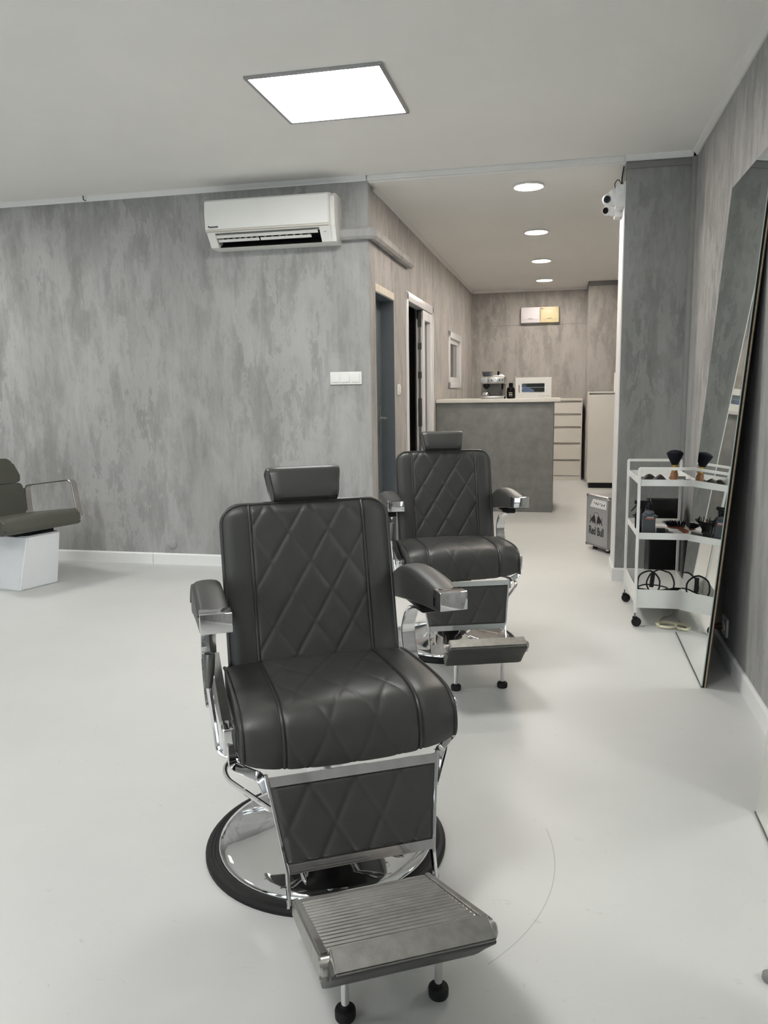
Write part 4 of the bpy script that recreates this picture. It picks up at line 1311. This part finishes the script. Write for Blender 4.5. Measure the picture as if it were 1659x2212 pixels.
# ---------------------------------------------------------------- trolley
TX, TY, TA = 0.524, 4.425, radians(1.9)
t = thing('trolley', 'white three-tier metal trolley on black castors beside the mirror', 'trolley', (TX, TY, 0), TA)
hx, hy = 0.142, 0.244
def TP(x, y, z):
    return (TX + x * cos(TA) - y * sin(TA), TY + x * sin(TA) + y * cos(TA), z)
for y in (-hy, hy):
    bm = B()
    sweep(bm, fillet([(-hx, y, 0.073), (-hx, y, 0.826), (hx, y, 0.826), (hx, y, 0.073)], 0.0012, 1), rect(0.014, 0.014, 0.001), up=(0, 1, 0))
    obj('end_frame', bm, 'white_plastic', t, 0)
for nme, z0, z1 in (('top_tray', 0.737, 0.770), ('middle_tray', 0.461, 0.495), ('bottom_tray', 0.098, 0.196)):
    bm = B(); e = 0.0015; q = 0.007
    box(bm, -hx + q, hx - q, -hy + q, hy - q, z0, z0 + 0.002)
    box(bm, -hx + q, hx - q, -hy + q - e, -hy + q, z0, z1); box(bm, -hx + q, hx - q, hy - q, hy - q + e, z0, z1)
    box(bm, -hx + q - e, -hx + q, -hy + q, hy - q, z0, z1); box(bm, hx - q, hx - q + e, -hy + q, hy - q, z0, z1)
    obj(nme, bm, 'white_plastic', t, 0)
for sx in (-1, 1):
    for sy in (-1, 1):
        a = 0.35 * sx * sy + 0.2
        cx_, cy_ = sx * hx, sy * hy
        ox = (-0.012 if sx < 0 else 0.0)
        bm = B(); lathe(bm, [(0.004, 0.045), (0.004, 0.074)], 10, (cx_, cy_, 0)); st_ = obj('castor_stem', bm, 'steel_dark', t)
        bm = B(); lathe(bm, [(0, -0.009), (0.020, -0.009), (0.0245, -0.006), (0.0245, 0.006), (0.020, 0.009), (0, 0.009)], 24, (cx_ + 0.008, cy_ - 0.004, 0.0245), (sin(a) * 0.6, 1, 0)); obj('castor_wheel', bm, 'rubber', st_)
        bm = B(); box(bm, cx_ - 0.012, cx_ + 0.014, cy_ - 0.015, cy_ + 0.009, 0.038, 0.053, 0.005); obj('castor_housing', bm, 'black_plastic', st_)

# --- on the trolley: top tray
ZT = 0.7395
x, y, z = TP(0.052, -0.085, ZT)
t = thing('neck_brush', 'black bristled neck brush with brass collar standing on the top tray', 'brush', (x, y, z))
bm = B(); lathe(bm, [(0.015, 0), (0.0175, 0.006), (0.0205, 0.026), (0.0195, 0.042), (0.0150, 0.056), (0.0145, 0.062), (0, 0.062)], 24); obj('handle', bm, 'brush_wood', t)
bm = B(); lathe(bm, [(0.0155, 0.061), (0.0155, 0.070), (0.0145, 0.071), (0.0155, 0.073), (0.0165, 0.092), (0, 0.092)], 24); obj('ferrule', bm, 'brass', t)
bm = B(); lathe(bm, [(0.0145, 0.090), (0.022, 0.106), (0.033, 0.128), (0.0425, 0.150), (0.040, 0.156), (0.026, 0.165), (0.012, 0.1685), (0, 0.169)], 40)
for v in bm.verts:
    r_ = sqrt(v.co.x ** 2 + v.co.y ** 2); v.co.z += 0.0025 * mnoise.noise(Vector((v.co.x * 150, v.co.y * 150, 0))) * (v.co.z > 0.12)
obj('bristles', bm, 'bristle', t, 50)
def lay(nme, label, cat, bm, mt, tx, ty, tz, smooth=50, rz=0.0, group=None):
    o = obj(nme, bm, mt, None, smooth, TP(tx, ty, tz), (0, 0, TA + rz))
    return tag(o, label, cat, group)
bm = cloth(B(), -0.10, 0.034, -0.07, 0.10, 0.0, 0.062, 18, 5.1, 12); lay('black_cape', 'black folded cape lying on the top tray of the trolley', 'cape', bm, 'cable', -0.015, -0.02, ZT)
bm = cloth(B(), -0.075, 0.065, -0.035, 0.035, 0.0, 0.050, 18, 9.1, 30); lay('plastic_bag', 'crumpled clear plastic bag at the front of the top tray', 'plastic bag', bm, 'foil', -0.045, -0.195, ZT, 40)
bm = B(); lathe(bm, [(0.022, 0), (0.026, 0.006), (0.025, 0.020), (0.018, 0.027), (0, 0.029)], 24); lay('hair_wax_tin', 'black round tin at the right front of the top tray', 'tin', bm, 'black_gloss', 0.098, -0.195, ZT)
bm = B(); box(bm, -0.045, 0.045, -0.006, 0.006, 0, 0.016, 0.004); lay('hair_comb', 'small dark comb at the back of the top tray', 'comb', bm, 'steel_dark', 0.095, 0.06, ZT)
# --- middle tray
ZM = 0.4635
x, y, z = TP(-0.082, -0.185, ZM)
t = thing('label_bottle', 'clear bottle with a dark grey label and black cap on the middle tray', 'bottle', (x, y, z))
bm = B(); box(bm, -0.033, 0.033, -0.018, 0.018, 0, 0.125, 0.010, 3); obj('bottle_body', bm, 'bottle_clear', t)
bm = B(); lathe(bm, [(0.027, 0.124), (0.026, 0.132), (0.014, 0.140), (0.0135, 0.146), (0, 0.146)], 24); obj('shoulder', bm, 'bottle_clear', t)
obj('label', box(B(), -0.0285, 0.0285, -0.0188, -0.0178, 0.004, 0.112), 'bottle_label', t, 0)
bm = B(); lathe(bm, [(0.0155, 0.144), (0.0155, 0.160), (0.011, 0.162), (0.010, 0.175), (0, 0.175)], 20); obj('cap', bm, 'black_plastic', t)
for x0, x1, z0, z1, mt in ((-0.010, 0.022, 0.105, 0.108, 'white_print'), (-0.018, 0.026, 0.098, 0.102, 'red_print'), (-0.026, -0.016, 0.010, 0.013, 'white_print'), (-0.026, -0.016, 0.018, 0.021, 'white_print'), (-0.018, -0.015, 0.010, 0.021, 'white_print'), (-0.026, -0.023, 0.013, 0.020, 'white_print')):
    obj('print', box(B(), x0, x1, -0.0194, -0.0187, z0, z1), mt, t, 0)
bm = B(); prism(bm, [(0.010, 0.0155), (0.0155, 0.010), (0.021, 0.0155), (0.0155, 0.021)], lambda a, b_: (a, -0.0194, b_), lambda a, b_: (a, -0.0187, b_)); obj('print_diamond', bm, 'white_print', t, 0)
x, y, z = TP(-0.098, -0.045, ZM)
t = thing('spray_bottle', 'black trigger spray bottle behind the labelled bottle on the middle tray', 'bottle', (x, y, z))
bm = B(); lathe(bm, [(0.034, 0), (0.036, 0.006), (0.036, 0.085), (0.028, 0.110), (0.015, 0.122), (0.014, 0.130), (0, 0.130)], 24); obj('bottle_body', bm, 'black_gloss', t)
bm = B()
prism(bm, [(-0.040, 0.172), (0.030, 0.172), (0.034, 0.158), (0.020, 0.150), (0.016, 0.128), (-0.014, 0.128), (-0.016, 0.148), (-0.040, 0.156)], lambda a, b_: (a, -0.011, b_), lambda a, b_: (a, 0.011, b_))
obj('trigger_head', bm, 'black_plastic', t, 20)
bm = B(); hexa(bm, [(-0.030, -0.006, 0.150), (-0.022, -0.006, 0.150), (-0.022, 0.006, 0.150), (-0.030, 0.006, 0.150), (-0.058, -0.005, 0.115), (-0.053, -0.005, 0.113), (-0.053, 0.005, 0.113), (-0.058, 0.005, 0.115)]); obj('trigger', bm, 'black_plastic', t, 0)
x, y, z = TP(-0.062, 0.10, ZM)
t = thing('hairdryer_diffuser', 'black bowl-shaped hairdryer diffuser with prongs on the middle tray', 'diffuser', (x, y, z))
bm = B(); lathe(bm, [(0.022, 0), (0.024, 0.02), (0.045, 0.045), (0.066, 0.062), (0.068, 0.068), (0.063, 0.066), (0.042, 0.050), (0, 0.046)], 36); obj('bowl', bm, 'black_plastic', t)
for k in range(10):
    a = 2 * pi * k / 10
    bm = B(); lathe(bm, [(0.003, 0.0), (0.002, 0.030), (0, 0.031)], 8, (0.050 * cos(a), 0.050 * sin(a), 0.054)); obj('prong', bm, 'black_plastic', t)
x, y, z = TP(0.070, -0.10, ZM)
t = thing('paddle_brush', 'reddish wooden brush lying bristles-up on the middle tray with its handle forward', 'brush', (x, y, z + 0.042), radians(20))
bm = B(); lathe(bm, [(0, -0.006), (0.030, -0.006), (0.040, 0.0), (0.030, 0.006), (0, 0.006)], 32)
for v in bm.verts: v.co.x *= 1.25
obj('paddle', bm, 'paddle_wood', t, 60)
bm = B(); tube(bm, [(0.005, -0.02, -0.004), (0.010, -0.06, -0.010), (0.014, -0.10, -0.016), (0.016, -0.115, -0.018)], 0.013, 14, scale=[0.7, 0.9, 1.1, 1.0]); obj('handle', bm, 'paddle_wood', t)
bm = B()
rnd = random.Random(3)
for k in range(240):
    a = rnd.random() * 2 * pi; rr = sqrt(rnd.random())
    px, py = rr * 0.045 * cos(a), rr * 0.034 * sin(a)
    q = Vector((px, py, 0.004)); e = q + Vector((px * 0.5 - 0.012, py * 0.4 + rnd.uniform(-.003, .003), 0.022 + rnd.uniform(0, 0.007)))
    tube(bm, [q, e], 0.0009, 3)
o = obj('bristles', bm, 'bristle', t, 0); o['kind'] = 'stuff'
bm = B(); box(bm, -0.021, 0.021, -0.012, 0.012, 0, 0.050, 0.002); lay('clipper_box', 'small black upright box beside the labelled bottle on the middle tray', 'box', bm, 'black_plastic', -0.022, -0.200, ZM)
bm = B(); tube(bm, [(0, -0.05, 0.014), (0, -0.02, 0.014), (0, 0.03, 0.015), (0, 0.06, 0.014)], 0.014, 14, scale=[0.8, 1, 1.05, 0.8]); lay('hair_trimmer', 'black and grey hair trimmer lying at the front of the middle tray', 'trimmer', bm, 'steel_dark', 0.022, -0.165, ZM, rz=0.5)
x, y, z = TP(0.094, -0.205, ZM)
t = thing('clipper_comb', 'black toothed clipper comb at the right front of the middle tray', 'comb', (x, y, z), radians(5))
bm = B(); box(bm, -0.032, 0.030, -0.004, 0.004, 0, 0.006, 0.001); obj('comb_spine', bm, 'black_plastic', t)
for k in range(9):
    obj('tooth', box(B(), -0.030 + 0.007 * k, -0.0265 + 0.007 * k, -0.002, 0.002, 0.005, 0.022), 'black_plastic', t, 0)
bm = B(); tube(bm, spline([(-0.05, 0, 0.014), (-0.02, 0.01, 0.014), (0.02, -0.005, 0.014), (0.05, 0.01, 0.014)], 4), 0.011, 12); lay('round_brush', 'pale ringed roller brush behind the labelled bottle on the middle tray', 'brush', bm, 'grey_rubber', -0.015, -0.09, ZM, rz=0.3)
# --- bottom tray: cables
ZB = 0.100
def ring_pts(cx_, cy_, cz_, rx, rz_, tilt, yaw_, n=26, wob=0.006, seed=0, turns=1.0):
    out = []
    for k in range(n):
        a = 2 * pi * turns * k / (n - 1 if turns != 1.0 else n)
        p = Vector((rx * cos(a), rz_ * sin(a), 0))
        p = Matrix.Rotation(tilt, 3, 'X') @ p
        p = Matrix.Rotation(yaw_, 3, 'Z') @ p
        out.append(Vector((cx_, cy_, cz_)) + p + Vector([wob * mnoise.noise(Vector((k * 0.4, seed, q * 3.3))) for q in range(3)]))
    return out
x, y, z = TP(0, 0, ZB)
t = thing('cable_coil', 'black coiled cable with a strap tie standing up in the bottom tray', 'cable', (x, y, z), TA)
bm = B(); tube(bm, ring_pts(-0.055, -0.075, 0.086, 0.058, 0.072, radians(76), 0.1, seed=1), 0.0045, 8, True); obj('loop', bm, 'cable', t)
bm = B(); tube(bm, ring_pts(0.010, -0.050, 0.086, 0.070, 0.074, radians(68), -0.15, seed=2), 0.0045, 8, True); obj('loop', bm, 'cable', t)
bm = B(); sweep(bm, [(-0.036, -0.088, 0.150), (-0.040, -0.096, 0.115), (-0.044, -0.098, 0.075)], rect(0.022, 0.004), up=(1, 0, 0)); obj('strap_tie', bm, 'rubber', t)
for k, (cx_, cy_, rx, ry, cz_, yw, lab) in enumerate(((-0.030, -0.150, 0.085, 0.060, 0.010, 0.0, 'black cable lying in a flat loop at the front of the bottom tray'),
                                                (0.020, -0.010, 0.085, 0.040, 0.016, 0.1, 'black cable lying in a flat loop in the middle of the bottom tray'),
                                                (-0.010, 0.120, 0.085, 0.045, 0.018, -0.1, 'black cable lying in a flat loop at the back of the bottom tray'))):
    x, y, z = TP(0, 0, ZB)
    o = obj('charger_cable', tube(B(), ring_pts(cx_, cy_, cz_, rx, ry, radians(3), yw, seed=10 + k, wob=0.008), 0.0042, 7, True), 'cable', None, 50, (x, y, z), (0, 0, TA))
    tag(o, lab, 'cable', 'loose cables on the bottom tray')
bm = B(); box(bm, -0.016, 0.016, -0.05, 0.05, 0, 0.042, 0.006); lay('power_adapter', 'black power adapter at the left of the bottom tray', 'adapter', bm, 'black_plastic', -0.115, -0.10, ZB + 0.002)
bm = B(); tube(bm, spline([(-0.07, 0.0, 0.016), (-0.03, 0.004, 0.020), (0.02, 0, 0.026), (0.06, 0.006, 0.022)], 4), 0.017, 12, scale=None); lay('hair_clipper', 'dark red and black hair clipper in the bottom tray', 'clipper', bm, 'paddle_wood', 0.055, -0.165, ZB + 0.030, rz=0.1)
bm = B(); tube(bm, spline([(-0.05, 0.0, 0.018), (0.0, 0.004, 0.03), (0.04, 0, 0.030)], 5), 0.015, 12); lay('hair_clipper', 'black hair clipper at the right of the bottom tray', 'clipper', bm, 'black_gloss', 0.070, -0.10, ZB + 0.030, rz=0.2)
bm = B(); tube(bm, spline([(-0.035, -0.01, 0), (-0.015, 0.0, 0.008), (0.01, 0.004, 0.011), (0.03, 0.004, 0.010)], 5), 0.004, 8); lay('white_cord_end', 'short white cord end over the front rim of the bottom tray', 'cable', bm, 'white_print', 0.100, -0.222, ZB + 0.088)

# cream cable coil on the floor
t = thing('cream_cable', 'cream coloured cable coiled on the floor below the trolley', 'cable', (0.556, 4.190, 0.004))
bm = B()
pts = []
for k in range(70):
    a = 2 * pi * 2.6 * k / 69
    rr = 0.048 + 0.003 * sin(a * 0.5) + 0.003 * k / 69
    pts.append((rr * cos(a), 0.044 * sin(a) * rr / 0.050, 0.001 + 0.008 * k / 69))
tube(bm, pts, 0.0055, 8); obj('coil', bm, 'cream_cable', t)
bm = B(); tube(bm, spline([pts[-1], (-0.035, 0.07, 0.002), (-0.01, 0.15, 0.0015), (0.04, 0.22, 0.0015), (0.06, 0.30, 0.0015)], 6), 0.0042, 8); obj('tail', bm, 'cream_cable', t)

# black bin behind the trolley
t = thing('pedal_bin', 'tall black bin with rounded lid behind the trolley against the pillar', 'bin', (0.600, 4.92, 0))
bm = B()
box(bm, -0.085, 0.085, -0.12, 0.13, 0.012, 0.42, 0.012, 3); obj('bin_body', bm, 'black_plastic', t)
bm = B()
poly = fillet([(-0.12, 0.425, 0), (0.13, 0.425, 0), (0.13, 0.56, 0), (-0.06, 0.585, 0), (-0.12, 0.50, 0)], 0.05, 6, True)
poly = [(p.x, p.y) for p in poly]
xprism(bm, poly, -0.087, 0.087)
bmesh.ops.bevel(bm, geom=[e for e in bm.edges if abs(e.verts[0].co.x - e.verts[1].co.x) < 1e-5], offset=0.018, segments=3, affect='EDGES')
obj('bin_lid', bm, 'black_gloss', t, 40)
obj('bin_foot', box(B(), -0.08, 0.08, -0.115, 0.125, 0, 0.014, 0.003), 'rubber', t)
